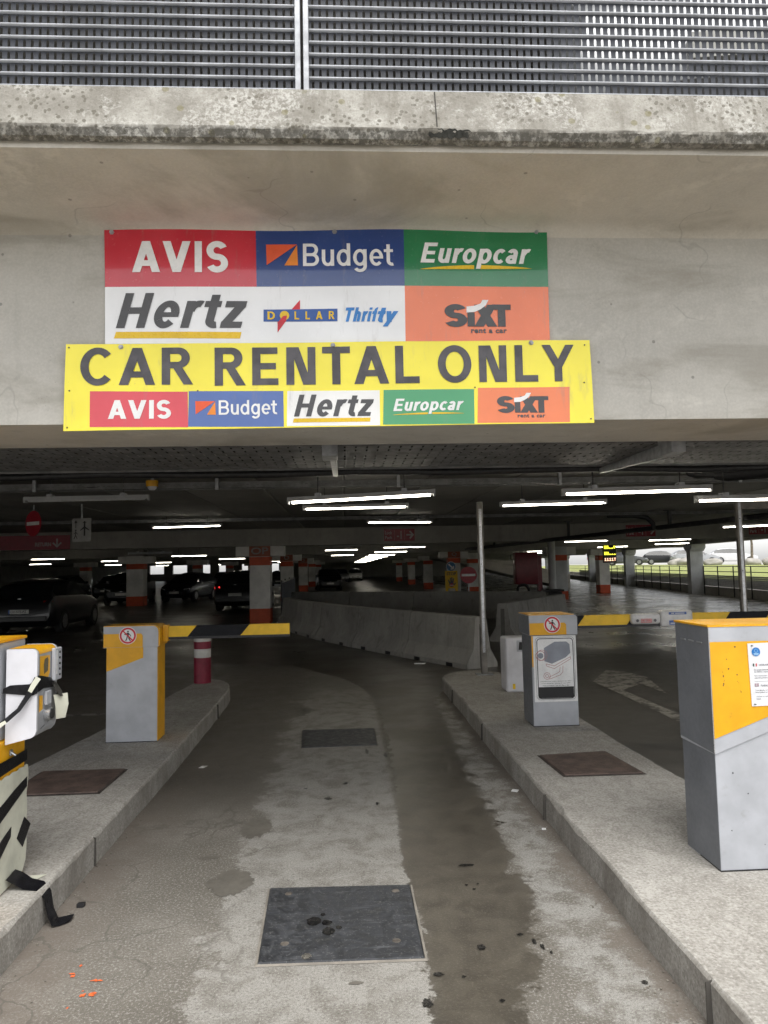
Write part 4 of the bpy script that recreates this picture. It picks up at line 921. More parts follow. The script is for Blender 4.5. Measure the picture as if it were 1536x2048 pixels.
FW = Face((0, 6.754, 0)); m = MB(); FW.text(m, 'NO CASH', 2.79, 1.085, 2.87, 1.102, .03); FW.mb_stroke(m, [(2.782, 1.078), (2.878, 1.078), (2.878, 1.108), (2.782, 1.108)], .004, closed=True); m.build('red_print', I_RED, w1)
m = MB(); FW.mb_disc(m, 2.745, 1.095, .014, n=12); FW.mb_disc(m, 2.915, 1.095, .014, n=12); m.build('black_print', I_DIM, w1)
m = MB(); FW.mb_rect(m, 3.05, 1.145, 3.22, 1.168, .002); FW.mb_rect(m, 3.05, 1.05, 3.13, 1.09, .002); m.build('blue_print', I_NAVY, w2)
m = MB(); FW.mb_rect(m, 3.135, 1.062, 3.22, 1.09, .002); m.build('red_print', I_TOMATO, w2)
m = MB(); FW.mb_rect(m, 3.07, 1.153, 3.10, 1.161, .003); FW.mb_rect(m, 3.11, 1.153, 3.20, 1.160, .003); FW.mb_rect(m, 3.06, 1.06, 3.12, 1.068, .003); m.build('white_print', I_WHITE, w2)
# ---- small white box behind it
WB = thing('intercom_post', (1.98, 8.6, .16), 'small white rounded post box behind the right barrier cabinet', 'post')
MB().bbox(1.858, 2.17, 8.48, 8.80, .16, .79, .03, 3).build('body', C_WHITE, WB, smooth=40)
MB().bbox(1.99, 2.15, 8.474, 8.49, .63, .76, .004, 1).build('recess_plate', C_GREY, WB)
MB().prism([(2.01, 8.473, .65), (2.14, 8.473, .65), (2.14, 8.473, .73), (2.02, 8.473, .74)], (0, -.002, 0)).build('reader_window', M_BLACKPLASTIC, WB)
MB().box(1.93, 1.96, 8.477, 8.4795, .20, .26).build('vent_mark', I_GOLD, WB)
# ---- poles
M_POLE = paint('pole_steel', (.22, .205, .185), .5, .45, wear=.15, scale=8, dirt=.3)
def pole(x, y, z0, z1, label, base=True):
    r = thing('steel_pole', (x, y, z0), label, 'pole')
    MB().bbox(x - .04, x + .04, y - .03, y + .03, z0 + .008, z1, .006, 1).build('shaft', M_POLE, r)
    MB().box(x - .018, x + .018, y - .0335, y - .0305, z0 + .3, z1 - .1).build('front_channel', M_ALU, r)
    MB().bbox(x - .11, x + .11, y - .09, y + .09, z0 + .001, z0 + .014, .003, 1).build('base_plate', M_GALV, r)
    for z in (z1 - .35, z0 + 1.5): MB().tube([(x - .005, y - .0355, z), (x - .005, y - .030, z)], .008, 8).build('bolt_hole', M_BLACKPLASTIC, r)
    return r
pole(1.872, 9.92, .16, 2.52, 'steel pole standing on the nose of the right island'); p2 = pole(5.32, 9.5, 0, 2.55, 'steel pole behind the large payment cabinet at right')
MB().box(5.36, 7.2, 9.49, 9.55, 2.33, 2.42).build('cross_arm', M_POLE, p2)
# ---- bollard
BL = thing('bollard', (-1.92, 9.92, .16), 'red and white striped bollard on the far end of the left island', 'bollard')
CR = paint('bollard_red', (.22, .012, .035), .4, wear=.1, scale=8, dirt=.3); CW = paint('bollard_white', (.62, .61, .58), .45, wear=.08, dirt=.4)
MB().lathe((-1.92, 9.92, .16), [(.112, 0), (.112, .335)], 28).build('red_sleeve', CR, BL, smooth=40)
MB().lathe((-1.92, 9.92, .16), [(.113, .336), (.113, .448)], 28).build('white_band', CW, BL, smooth=40)
MB().lathe((-1.92, 9.92, .16), [(.112, .449), (.112, .545)], 28).build('red_sleeve', CR, BL, smooth=40)
MB().lathe((-1.92, 9.92, .16), [(.113, .546), (.113, .585), (.095, .60), (.0, .603)], 28).build('white_cap', CW, BL, smooth=40)
# ---- big cabinet at right
BC = thing('payment_cabinet', (2.05, 3.68, .16), 'tall grey and yellow payment cabinet nearest the camera on the right island', 'cabinet')
m = MB(); m.prism([(1.778, 3.504, .16), (2.40, 3.504, .16), (2.40, 3.504, .95), (1.778, 3.504, .722)], (0, .338, 0)); m.build('lower_body', C_GREY, BC)
m = MB(); m.prism([(1.774, 3.498, .712), (2.404, 3.498, .942), (2.404, 3.498, 1.322), (1.774, 3.498, 1.322)], (0, .358, 0)); m.build('upper_housing', C_GREY, BC)
m = MB(); m.box(1.768, 2.41, 3.496, 3.862, 1.3225, 1.332); m.build('top_cover', C_YEL, BC)
C_SIDE_SHADE = paint('cabinet_side_shaded', (.17, .18, .20), .45, wear=.06, scale=5, dirt=.15)  # cabinet grey darkened: shade on the left faces painted in with thin panels
m = MB(); m.prism([(1.7716, 3.500, .716), (1.7716, 3.854, .727), (1.7716, 3.854, 1.320), (1.7716, 3.500, 1.320)], (.002, 0, 0)); m.build('side_panel', C_SIDE_SHADE, BC)
m = MB(); m.prism([(1.7756, 3.506, .165), (1.7756, 3.840, .165), (1.7756, 3.840, .720), (1.7756, 3.506, .712)], (.002, 0, 0)); m.build('side_panel', C_SIDE_SHADE, BC)
m = MB(); m.box(1.7056, 1.7076, 6.697, 7.044, .165, .98); m.build('side_panel', C_SIDE_SHADE, RB); m = MB(); m.box(1.6866, 1.6896, 6.68, 7.066, .994, 1.166); m.build('side_panel', C_SIDE_SHADE, RB)
F = Face((0, 3.4965, 0)); m = MB(); F.mb_poly(m, [(1.775, .785), (2.404, 1.012), (2.404, 1.250), (1.775, 1.250)], .001); m.build('yellow_print', C_YEL, BC)
m = MB(); m.box(1.7700, 1.7738, 3.4955, 3.4995, .718, 1.32); m.build('corner_edge', M_ALU, BC)
for i in range(3): MB().bbox(1.7680, 1.7735, 3.565 + i * .088, 3.62 + i * .088, 1.236, 1.244, .0015, 1).build('vent_slot', M_GALV, BC)
sh = MB(); FQ = Face((1.963, 3.494, .936), (.97 / 1, 0, 0), (0, 0, 1)); sh.prism([FQ.p(.006, 0), FQ.p(.26, .004), FQ.p(.26, .308), FQ.p(0, .303)], (0, -.002, 0)); nb = sh.build('opening_hours_notice', paint('notice_white', (.76, .77, .80), .3, wear=.03), BC, label='white opening hours notice with blue badge')
FQ = Face((1.963, 3.4915, .936))
m = MB(); FQ.mb_disc(m, .040, .262, .0215, .001, 28); m.build('blue_badge', paint('badge_blue', (.02, .19, .55), .3), nb)
m = MB(); FQ.mb_ring(m, .040, .268, .007, .0088, .002, 20); FQ.mb_rect(m, .027, .252, .053, .256, .002); FQ.mb_rect(m, .028, .246, .052, .250, .002); m.build('badge_print', paint('badge_light', (.35, .6, .85), .4), nb)
for (xa, col_) in ((.021, (.02, .06, .05)), (.028, (.72, .72, .72)), (.035, (.62, .06, .08))):
    m = MB(); FQ.mb_rect(m, xa, .192, xa + .0065, .206, .001); m.build('flag_stripe', paint('flag_%d' % int(xa * 1000), col_, .4), nb)
m = MB(); FQ.mb_rect(m, .025, .095, .045, .109, .001); m.build('flag_field', paint('flag_field', (.25, .10, .16), .4), nb)
m = MB(); FQ.mb_stroke(m, [(.025, .102), (.045, .102)], .0025, .0015); FQ.mb_stroke(m, [(.035, .095), (.035, .109)], .0025, .0015); m.build('flag_cross', I_WHITE, nb)
m = MB()
for txt, x, y, w, h in [('HORAIRES D\'OUVERTURE', .052, .194, .15, .009), ('Du lundi au dimanche', .026, .172, .072, .0075), ('De 5h00 à 1 heure du matin', .026, .162, .105, .0075), ('Pour nous joindre : appelez par cet', .026, .142, .125, .0075), ('appareil pendant les horaires', .026, .132, .115, .0075), ('PARKING OPENING', .056, .094, .12, .009), ('From Monday to Sunday', .028, .072, .085, .0075), ('From 5h00am to 1am next day', .028, .062, .105, .0075), ('To join us, call intercom during', .031, .042, .120, .0075), ('hours.', .031, .032, .022, .0075)]:
    FQ.text(m, txt, x, y, x + w, y + h, .008, off=.001)
FQ.mb_rect(m, .026, .1185, .24, .1195, .001); m.build('notice_text', paint('notice_ink', (.12, .12, .14), .5), nb)
for a, b in ((.02, .292), (.020, .010)): bolt(FQ, a, b, .0022, nb, M_DARKMETAL)
sc_ = MB(); FB = Face((0, 3.4955, 0)); rs_ = random.Random(11)
for a_, b_ in [(1.855, 1.165), (1.862, 1.118), (1.832, 1.105), (1.905, 1.09), (1.835, 1.085), (1.905, 1.058), (1.910, 1.050), (1.837, 1.062), (1.834, 1.048), (1.832, 1.040), (1.915, 1.012), (1.919, 1.006), (1.90, 1.225), (1.86, .62), (1.93, .52), (1.84, .35), (2.0, .28)]:
    l_ = rs_.uniform(.002, .006); FB.mb_poly(sc_, [(a_ + l_ * math.cos(k * 1.05) * rs_.uniform(.4, 1), b_ + l_ * math.sin(k * 1.05) * rs_.uniform(.4, 1.2)) for k in range(6)], .0015 if b_ > .75 else -.0065)
sc_.build('scuff_marks', M_DARKMETAL, BC, kind='stuff')
for o_, x0_, x1_, y_, z_ in ((LB, -2.115, -1.672, 6.5995, .16), (RB, 1.708, 2.128, 6.6895, .16), (BC, 1.778, 2.40, 3.5035, .16)):
    mbs = MB(); mbs.box(x0_ - .003, x1_ + .003, y_ - .004, y_ + .2, z_ - .002, z_ + .006); mbs.build('base_gasket', M_BLACKPLASTIC, o_)
# ---- ticket machine at left, wrapped in paper and tape
TM = thing('ticket_machine', (-1.75, 3.7, .16), 'ticket machine on the left island patched with paper and black tape', 'ticket machine')
MB().bbox(-2.2, -1.628, 3.52, 3.832, .16, .86, .004, 1).build('pedestal', C_YEL, TM)
MB().bbox(-2.24, -1.645, 3.56, 3.86, .86, 1.322, .005, 1).build('housing', C_GREY, TM)
MB().box(-2.25, -1.640, 3.545, 3.865, 1.3235, 1.336).build('housing_lid', C_YEL, TM)
# tapered reader head, silver cheeks front and back, yellow skin over the top
def head_outline(k=0.0):
    x0, x1 = -1.622, -1.478; pts = [(x0, .842 - k), (x1 - .022, .872 - k), (x1 - .006, .886), (x1, .905)]
    pts += [(x1 - .028 + (.028 + k) * math.cos(math.pi / 2 * i / 7), 1.262 + (.028 + k) * math.sin(math.pi / 2 * i / 7)) for i in range(8)] + [(x0, 1.290 + k)]
    return pts
m = MB(); m.prism([(x, 3.616, z) for x, z in head_outline()], (0, .205, 0)); m.build('reader_head', C_DARKGREY, TM, smooth=35)
m = MB(); m.prism([(x, 3.600, z) for x, z in head_outline()], (0, .0155, 0)); m.build('front_cheek', C_WHITE, TM, smooth=35)
m = MB(); m.prism([(x, 3.8215, z) for x, z in head_outline(.004)], (0, .012, 0)); m.build('back_cheek', C_GREY, TM, smooth=35)
tp = [(-1.62, 1.292)] + [(-1.478 - .028 + .030 * math.cos(math.pi / 2 * i / 7), 1.262 + .030 * math.sin(math.pi / 2 * i / 7)) for i in range(7, -1, -1)]
m = MB(); mm = len(tp); m.add([(x, 3.619, z) for x, z in tp] + [(x, 3.820, z) for x, z in tp], [(i, i + 1, mm + i + 1, mm + i) for i in range(mm - 1)]); m.build('top_skin', C_YEL, TM, smooth=60)
FS = Face((-1.4775, 3.62, .86), (0, 1, 0), (0, 0, 1))
m = MB(); FS.mb_poly(m, [(.006, .275), (.085, .255), (.125, .300), (.125, .385), (.006, .392)], .0015); m.build('yellow_print', C_YEL, TM)
m = MB(); FS.mb_poly(m, [(.004, .125), (.045, .135), (.045, .20), (.004, .205)], .0015); m.build('yellow_print', C_YEL, TM)
m = MB(); FS.mb_poly(m, [(.055, .30), (.10, .312), (.105, .365), (.095, .378), (.060, .372), (.050, .345)], .0022); m.build('peeled_patch', paint('peeled_grey', (.12, .10, .06), .8), TM)
m = MB(); m.bbox(-1.476, -1.455, 3.760, 3.845, 1.115, 1.275, .004, 1); m.build('intercom_panel', C_GREY, TM)
m = MB(); FS2 = Face((-1.4545, 3.76, 1.115), (0, 1, 0)); FS2.mb_rect(m, .006, .03, .024, .15, .001); m.build('instruction_label', I_WHITE, TM)
for i in range(5): MB().tube([(-1.456, 3.812, 1.14 + i * .028), (-1.450, 3.812, 1.14 + i * .028)], .006, 8).build('panel_button', M_DARKMETAL, TM)
m = MB(); m.tube([(-1.478, 3.705, .965), (-1.448, 3.705, .965)], .030, 20); m.build('call_button_ring', M_ALU, TM, smooth=40)
m = MB(); m.tube([(-1.4475, 3.705, .965), (-1.443, 3.705, .965)], .024, 20); m.build('call_button', M_BLACKPLASTIC, TM, smooth=40)
m = MB(); m.bbox(-1.4765, -1.462, 3.68, 3.735, 1.01, 1.075, .002, 1); m.build('ticket_slot', C_GREY, TM)
m = MB(); FS.mb_stroke(m, [(.02, .045), (.07, .055)], .003); FS.mb_stroke(m, [(.10, .06), (.17, .09)], .002); m.build('seam_line', M_DARKMETAL, TM)
def ribbon(name, pts, w, mat, parent, up=(0, 0, 1), th=.0012):
    """strip of tape or paper swept through points; pts: (x,y,z); up: width direction per strip"""
    mb = MB(); n = len(pts); ups = up if isinstance(up, list) else [up] * n; ws = w if isinstance(w, list) else [w] * n; A = []
    for p, u, ww in zip(pts, ups, ws):
        u = Vector(u).normalized(); p = Vector(p); A += [p - u * ww / 2, p + u * ww / 2]
    B = []
    for i in range(n):
        t = (Vector(pts[min(i + 1, n - 1)]) - Vector(pts[max(i - 1, 0)])).normalized(); k = t.cross(Vector(ups[i])).normalized() * th; B += [A[2 * i] + k, A[2 * i + 1] + k]
    f = []
    for i in range(n - 1): a, b, c, d = 2 * i, 2 * i + 2, 2 * i + 3, 2 * i + 1; f += [(a, b, c, d), (2 * n + d, 2 * n + c, 2 * n + b, 2 * n + a), (a, 2 * n + a, 2 * n + b, b), (d, c, 2 * n + c, 2 * n + d)]
    f += [(0, 1, 2 * n + 1, 2 * n), (2 * n - 2, 4 * n - 2, 4 * n - 1, 2 * n - 1)]
    mb.add(A + B, f); return mb.build(name, mat, parent, smooth=50)
# tape round the head
m = MB(); m.prism([(-1.635, 3.597, 1.085), (-1.5, 3.597, 1.07), (-1.474, 3.597, 1.08), (-1.474, 3.597, 1.155), (-1.51, 3.597, 1.125), (-1.60, 3.597, 1.122), (-1.632, 3.597, 1.108)], (0, -.002, 0)); m.build('tape_band', C_TAPE, TM)
m = MB(); m.prism([(-1.474, 3.598, 1.085), (-1.4725, 3.66, 1.095), (-1.470, 3.76, 1.085), (-1.470, 3.80, 1.10), (-1.472, 3.74, 1.135), (-1.4735, 3.65, 1.155), (-1.474, 3.60, 1.165)], (.003, 0, 0)); m.build('tape_band', C_TAPE, TM)
ribbon('loose_tape', [(-1.475, 3.594, 1.15), (-1.505, 3.588, 1.085), (-1.55, 3.575, 1.01), (-1.60, 3.56, .965), (-1.66, 3.54, .925), (-1.72, 3.53, .90)], [.03, .026, .02, .022, .026, .028], C_TAPE, TM, (.8, 0, -.55))
ribbon('loose_tape', [(-1.468, 3.593, 1.155), (-1.49, 3.588, 1.12), (-1.505, 3.586, 1.09)], [.026, .024, .02], C_PAPER, TM, (.85, 0, -.5))
ribbon('loose_tape', [(-1.60, 3.556, .960), (-1.65, 3.538, .928), (-1.72, 3.528, .893)], [.014, .028, .032], C_PAPER, TM, (.55, 0, -.8))
ribbon('hanging_tape', [(-1.468, 3.775, 1.105), (-1.452, 3.785, 1.07), (-1.43, 3.79, 1.035)], [.05, .06, .045], C_TAPE, TM, (0, 1, 0)); ribbon('hanging_paper', [(-1.440, 3.79, 1.045), (-1.432, 3.79, .99), (-1.437, 3.788, .925)], [.075, .07, .05], C_PAPER, TM, (.62, .78, 0))
# paper sheet over the pedestal and black tape strips, facing the lane
FP = Face((-1.6255, 3.5, .16), (0, 1, 0))
m = MB(); top_ = [(.02 + i * .026, .532 + .004 * math.sin(i * 2.2)) for i in range(13)]; rgt_ = [(.346 + .006 * math.sin(i * 1.7) + (.008 if i < 3 else 0), .525 - i * .046) for i in range(11)]
ol = [(.02, .006)] + top_ + rgt_ + [(.325, .045), (.30, .018), (.20, .010)]
m.prism([FP.p(a, b, .004) for a, b in ol], FP.n * .002); m.build('paper_sheet', C_PAPER, TM)
for pts in [[(.02, .612), (.334, .608), (.334, .556), (.02, .548)], [(.02, .402), (.10, .420), (.20, .446), (.338, .472), (.338, .424), (.20, .382), (.10, .350), (.02, .325)], [(.235, .205), (.315, .282), (.388, .225), (.30, .142)], [(.02, .232), (.10, .262), (.172, .282), (.168, .238), (.10, .196), (.02, .150)]]:
    m = MB(); m.prism([FP.p(a, b, .0075) for a, b in pts], FP.n * .0016); m.build('tape_strip', C_TAPE, TM)
m = MB(); m.bbox(-1.629, -1.622, 3.66, 3.69, .775, .805, .003, 1); m.tube([(-1.624, 3.675, .79), (-1.605, 3.678, .775)], .006, 8); m.build('key_lock', M_ALU, TM)
ribbon('fallen_tape', [(-1.612, 3.66, .225), (-1.585, 3.68, .20), (-1.54, 3.68, .172), (-1.475, 3.665, .165), (-1.436, 3.655, .13), (-1.415, 3.64, .055), (-1.39, 3.63, .012), (-1.36, 3.65, .008), (-1.325, 3.67, .012)], [.10, .11, .10, .09, .08, .075, .075, .08, .06], C_TAPE, TM, (0, 1, .1))
m = MB(); m.prism([(-1.60, 3.74, .163), (-1.55, 3.70, .163), (-1.50, 3.80, .163), (-1.57, 3.79, .165)], (0, 0, .002)); m.build('torn_paper', C_PAPER, TM)
# ---- litter on the lane
def litter(name, pts, z, th, mat, label, cat='litter'):
    m = MB(); m.prism([(x, y, z) for x, y in pts], (0, 0, th)); return m.build(name, mat, label=label, cat=cat)
c = on_z(406, 1535, 0); litter('paper_card', [(c.x - .032, c.y - .03), (c.x + .012, c.y - .035), (c.x + .035, c.y + .03), (c.x - .015, c.y + .035)], .004, .002, I_WHITE, 'small white card lying near the left kerb of the lane')
c = on_z(1030, 1583, 0); litter('paper_scrap', [(c.x - .03, c.y - .01), (c.x + .01, c.y - .03), (c.x + .032, c.y + .01), (c.x - .01, c.y + .03)], .004, .006, I_WHITE, 'white paper scrap against the right kerb of the lane')
c = on_z(1088, 1660, 0); litter('paper_scrap', [(c.x - .015, c.y - .01), (c.x + .01, c.y - .012), (c.x + .014, c.y + .01), (c.x - .01, c.y + .013)], .004, .005, I_WHITE, 'tiny white scrap in the right gutter')
c = on_z(162, 1814, 0); litter('rubber_chunk', [(c.x - .017, c.y - .014), (c.x + .015, c.y - .011), (c.x + .018, c.y + .012), (c.x - .014, c.y + .012)], .002, .018, M_BLACKPLASTIC, 'small black rubber chunk by the left kerb')
c = on_z(840, 1328, 0); litter('paper_scrap', [(c.x - .10, c.y - .02), (c.x + .08, c.y - .03), (c.x + .10, c.y + .03), (c.x - .09, c.y + .03)], .004, .012, I_WHITE, 'pale scrap on the dark floor before the concrete barriers')
gr = MB(); rnd = random.Random(3)
for i in range(420):
    right = rnd.random() < .5; y = rnd.uniform(2.4, 8.5); d = abs(rnd.gauss(0, .07)); x = 1.262 - d if right else -1.435 + d; s_ = rnd.uniform(.0015, .0055)
    if rnd.random() < .2: x = rnd.uniform(-1.3, 1.2); s_ *= .7
    gr.prism([(x + s_ * math.cos(a + i), y + s_ * 1.3 * math.sin(a + i), .001) for a in (0, 1.3, 2.5, 3.7, 5.0)], (0, 0, s_ * .9))
gr.build('gravel', concrete('grit', (.22, .20, .17), var=.5, scale=40), kind='stuff', label='loose grit in the gutters')
# ================================================================ cars
def car_paint(name, col, rough=.25, metal=.2):
    t = NT(name); t.b.inputs['Coat Weight'].default_value = .35; t.b.inputs['Coat Roughness'].default_value = .05
    n = t.noise(5, 4); MATS[name] = t.out(t.mix(t.mapr(n, .3, .7), tuple(c * .93 for c in col), col), rough, metal); return t.m
K_BLACK = car_paint('car_black', (.006, .007, .009), .3, 0); K_NAVY = car_paint('car_navy', (.012, .016, .03)); K_GREY = car_paint('car_grey', (.10, .105, .11)); K_SILVER = car_paint('car_silver', (.38, .39, .40)); K_WHITE = car_paint('car_white', (.70, .70, .70), metal=0); K_RED = car_paint('car_red', (.35, .02, .02))
K_GLASS = paint('car_glass', (.012, .014, .016), .06, wear=.02); K_TYRE = paint('car_tyre', (.02, .02, .02), .8); K_RIM = paint('car_rim', (.35, .35, .36), .3, .8); K_LAMP = paint('headlamp_glass', (.55, .56, .58), .08, .3); K_TAIL = paint('tail_lamp_red', (.35, .01, .012), .12); K_PLATE = paint('number_plate', (.66, .66, .62), .4); K_TRIM = paint('car_trim', (.03, .03, .03), .4)
ST = [(0, .36, .60, .60, .66), (.025, .26, .69, .69, .80), (.09, .2, .79, .79, .87), (.20, .19, .89, .89, .895), (.275, .19, .955, .965, .90), (.35, .19, .975, 1.19, .90), (.44, .19, .985, 1.43, .90), (.58, .19, .995, 1.50, .90), (.73, .19, 1.01, 1.475, .90), (.85, .19, 1.03, 1.40, .895), (.93, .20, 1.035, 1.22, .885), (.972, .22, 1.0, 1.03, .865), (1.0, .36, .80, .80, .79)]
def car_mesh(L, W, H, paint_m):
    ring = []
    for t, lo, belt, roof, w in ST:
        w = w * W / 1.8; y = (t - .5) * L; lo, belt, roof = lo * H / 1.5, belt * H / 1.5, roof * H / 1.5
        cab = min(1, max(0, (roof - belt) / .35)); wr = w * (.93 - .19 * cab)
        ring.append([(0, y, lo), (w * .88, y, lo), (w * .985, y, lo + .12), (w, y, lo + (belt - lo) * .62), (w * .965, y, belt), (wr, y, belt + (roof - belt) * .86), (wr * .62, y, roof - .008), (0, y, roof)])
    parts = {'body': MB(), 'windscreen': MB(), 'rear_window': MB(), 'side_window': MB(), 'side_window_b': MB()}
    n = len(ring[0])
    for i in range(len(ring) - 1):
        for j in range(n - 1):
            a, b, c, d = ring[i][j], ring[i][j + 1], ring[i + 1][j + 1], ring[i + 1][j]
            key = 'body'
            if j == 4 and 4 <= i <= 9: key = 'side'
            elif j >= 5 and 4 <= i <= 5: key = 'windscreen'
            elif j >= 5 and 9 <= i <= 10: key = 'rear_window'
            f = lambda p: (-p[0], p[1], p[2])
            for mir in (0, 1):
                q = [a, b, c, d] if not mir else [f(d), f(c), f(b), f(a)]
                k = ('side_window' if not mir else 'side_window_b') if key == 'side' else key
                parts[k].add(q, [(0, 1, 2, 3)])
    for e in (0, -1):
        r = ring[e]; parts['body'].add([p for p in r] + [(-p[0], p[1], p[2]) for p in r[::-1]], [tuple(range(2 * n))])
    out = {}
    for k, mb in parts.items():
        me = mb.mesh(k, paint_m if k == 'body' else K_GLASS); bm = bmesh.new(); bm.from_mesh(me); bmesh.ops.remove_doubles(bm, verts=bm.verts, dist=.0005); bm.to_mesh(me); bm.free()
        out[k] = me
    return out
CARCACHE = {}
def car(loc, rz, col, label, plate=None, L=4.3, W=1.8, H=1.5, group='cars parked in the garage', detail=True, tail_lit=False):
    r = thing('parked_car', (0, 0, 0), label, 'car', group)
    k = (L, W, H, col.name)
    if k not in CARCACHE: CARCACHE[k] = car_mesh(L, W, H, col)
    for nm, me in CARCACHE[k].items(): link('side_window' if nm.startswith('side') else nm, me, r, 32)
    h = H / 1.5; hw = W / 2
    for sx in (-1, 1):
        for ty in (-.315, .30):
            y = ty * L; wh = MB().tube([(sx * (hw - .20), y, .32), (sx * (hw + .006), y, .32)], .32, 20).build('wheel', K_TYRE, r, smooth=40)
            MB().tube([(sx * (hw + .004), y, .32), (sx * (hw + .012), y, .32)], .20, 14).build('rim', K_RIM, wh)
    if detail:
        for sx in (-1, 1):
            MB().prism([(sx * .50, -.488 * L, .58 * h), (sx * .80, -.462 * L, .60 * h), (sx * .80, -.458 * L, .71 * h), (sx * .52, -.484 * L, .68 * h)], (0, -.035, .01)).build('headlight', K_LAMP, r)
            MB().prism([(sx * .58, .490 * L, .70 * h), (sx * .83, .470 * L, .72 * h), (sx * .84, .468 * L, .90 * h), (sx * .62, .482 * L, .92 * h)], (0, .035, 0)).build('tail_light', emit('tail_lamp_lit', (1, .02, .02), 1.2) if tail_lit else K_TAIL, r)
            MB().bbox(sx * (hw + .02) - .07, sx * (hw + .02) + .07, -.195 * L, -.165 * L, .95 * h, 1.07 * h, .02, 1).build('wing_mirror', col, r)
        MB().bbox(-.42, .42, -.502 * L, -.485 * L, .40 * h, .50 * h, .008, 1).build('grille', K_TRIM, r)
        MB().bbox(-.72, .72, .488 * L, .508 * L, .36 * h, .50 * h, .02, 1).build('bumper', K_TRIM, r)
        MB().box(-.04, .04, .491 * L, .5015 * L, .965 * h, .985 * h).build('emblem', K_RIM, r); MB().box(-.05, .05, -.5035 * L, -.49 * L, .60 * h, .64 * h).build('emblem', K_RIM, r)
    if plate:
        for f_, y, u in ((Face((.26, .5115 * L, .56 * h + .02), (-1, 0, 0)), .5115 * L, 1), (Face((-.26, -.5115 * L, .44 * h), (1, 0, 0)), 0, 0)):
            p = MB(); f_.mb_slab(p, [(0, 0), (.52, 0), (.52, .11), (0, .11)], -.03, .031); pl = p.build('number_plate', K_PLATE, r)
            t = MB(); f_.text(t, plate, .055, .018, .475, .092, .03, off=.003); t.build('plate_text', I_BLACK, pl)
            b = MB(); f_.mb_rect(b, 0, 0, .04, .11, .003); b.build('plate_band', I_NAVY, pl)
    else:
        MB().box(-.26, .26, .500 * L, .5115 * L, .57 * h, .68 * h).build('number_plate', K_PLATE, r); MB().box(-.26, .26, -.5115 * L, -.50 * L, .44 * h, .55 * h).build('number_plate', K_PLATE, r)
    r.location = loc; r.rotation_euler = (0, 0, math.radians(rz)); return r
car((-8.85, 22.35, 0), 182, K_BLACK, 'black hatchback at far left showing its rear plate GV-575-PZ', 'GV-575-PZ', L=4.4)
car((-11.1, 38.4, 0), 4, K_BLACK, 'black tall car facing the camera behind the left orange column', H=1.68, W=1.85)
car((-8.6, 40.9, 0), -10, K_NAVY, 'dark car just right of the left orange column', H=1.55)
car((-10.4, 63.5, 0), 0, K_BLACK, 'dark car far left of the lane, left of a facing pair', H=1.5); car((-13.4, 66.0, 0), 5, K_GREY, 'grey car furthest back left, half hidden by the darker pair')
car((-7.35, 52.6, 0), 4, K_BLACK, 'black car facing the camera midway between the two nearest orange columns', H=1.6)
car((-4.2, 31.2, 0), 176, K_BLACK, 'black car behind the OP column with one red tail light glowing', H=1.62, tail_lit=True)
car((-1.25, 54.5, 0), 5, K_BLACK, 'black car facing the camera on the central lane', H=1.6); car((-.55, 84, 0), 5, K_SILVER, 'pale car far down the central lane on its left'); car((1.25, 92, 0), 0, K_WHITE, 'white car at the far end of the central lane')
for i, (x, y, a, c_) in enumerate([(-14.2, 26.5, 178, K_BLACK), (-17.3, 30.5, 0, K_NAVY), (-20.4, 40.0, 2, K_GREY), (-15.0, 48.5, 0, K_BLACK), (-18.2, 49.0, 180, K_NAVY), (-22, 60, 0, K_SILVER), (-6.2, 70, 0, K_GREY), (-26, 72, 0, K_WHITE)]):
    car((x, y, 0), a, c_, ['dark car at the left edge behind the black hatchback', 'dark blue car deep left beyond the black hatchback', 'grey car deep left between far columns', 'black car in the far row left of the tall black car', 'dark blue car seen from behind in the far left row', 'silver car glinting far left under the bright strip', 'grey car far back left of the central lane', 'white car furthest left at the back'][i], detail=i < 5)
G_OUT = 'cars parked outside beyond the grass'
def bang(): return -math.degrees(math.atan2(BU.x, BU.y))
for x, y, rz, c_, lb, H in [(28.9, 73.5, 65, K_GREY, 'dark grey car outside, leftmost beyond the grass bank', 1.5), (33.4, 74.5, 70, K_BLACK, 'black car outside between two grey columns', 1.45), (34.3, 69.6, 78, K_SILVER, 'silver car parked outside beyond the boulders', 1.5), (38.6, 70.4, 72, K_WHITE, 'white hatchback parked outside right of the silver car', 1.52)]:
    car((x, y, 1.30), rz, c_, lb, group=G_OUT, H=H)
uc = car((-.62, 7.6, 3.64), 180, K_BLACK, 'dark car on the upper deck behind the left screen', group='cars on the upper deck', H=1.75)
MB().box(-.46, .46, 2.10, 2.165, 1.02, 1.20).build('tailgate_trim', K_WHITE, uc)
car((2.55, 6.05, 3.64), 172, K_SILVER, 'silver van on the upper deck behind the right screen', group='cars on the upper deck', H=2.05, W=1.95, L=4.7)

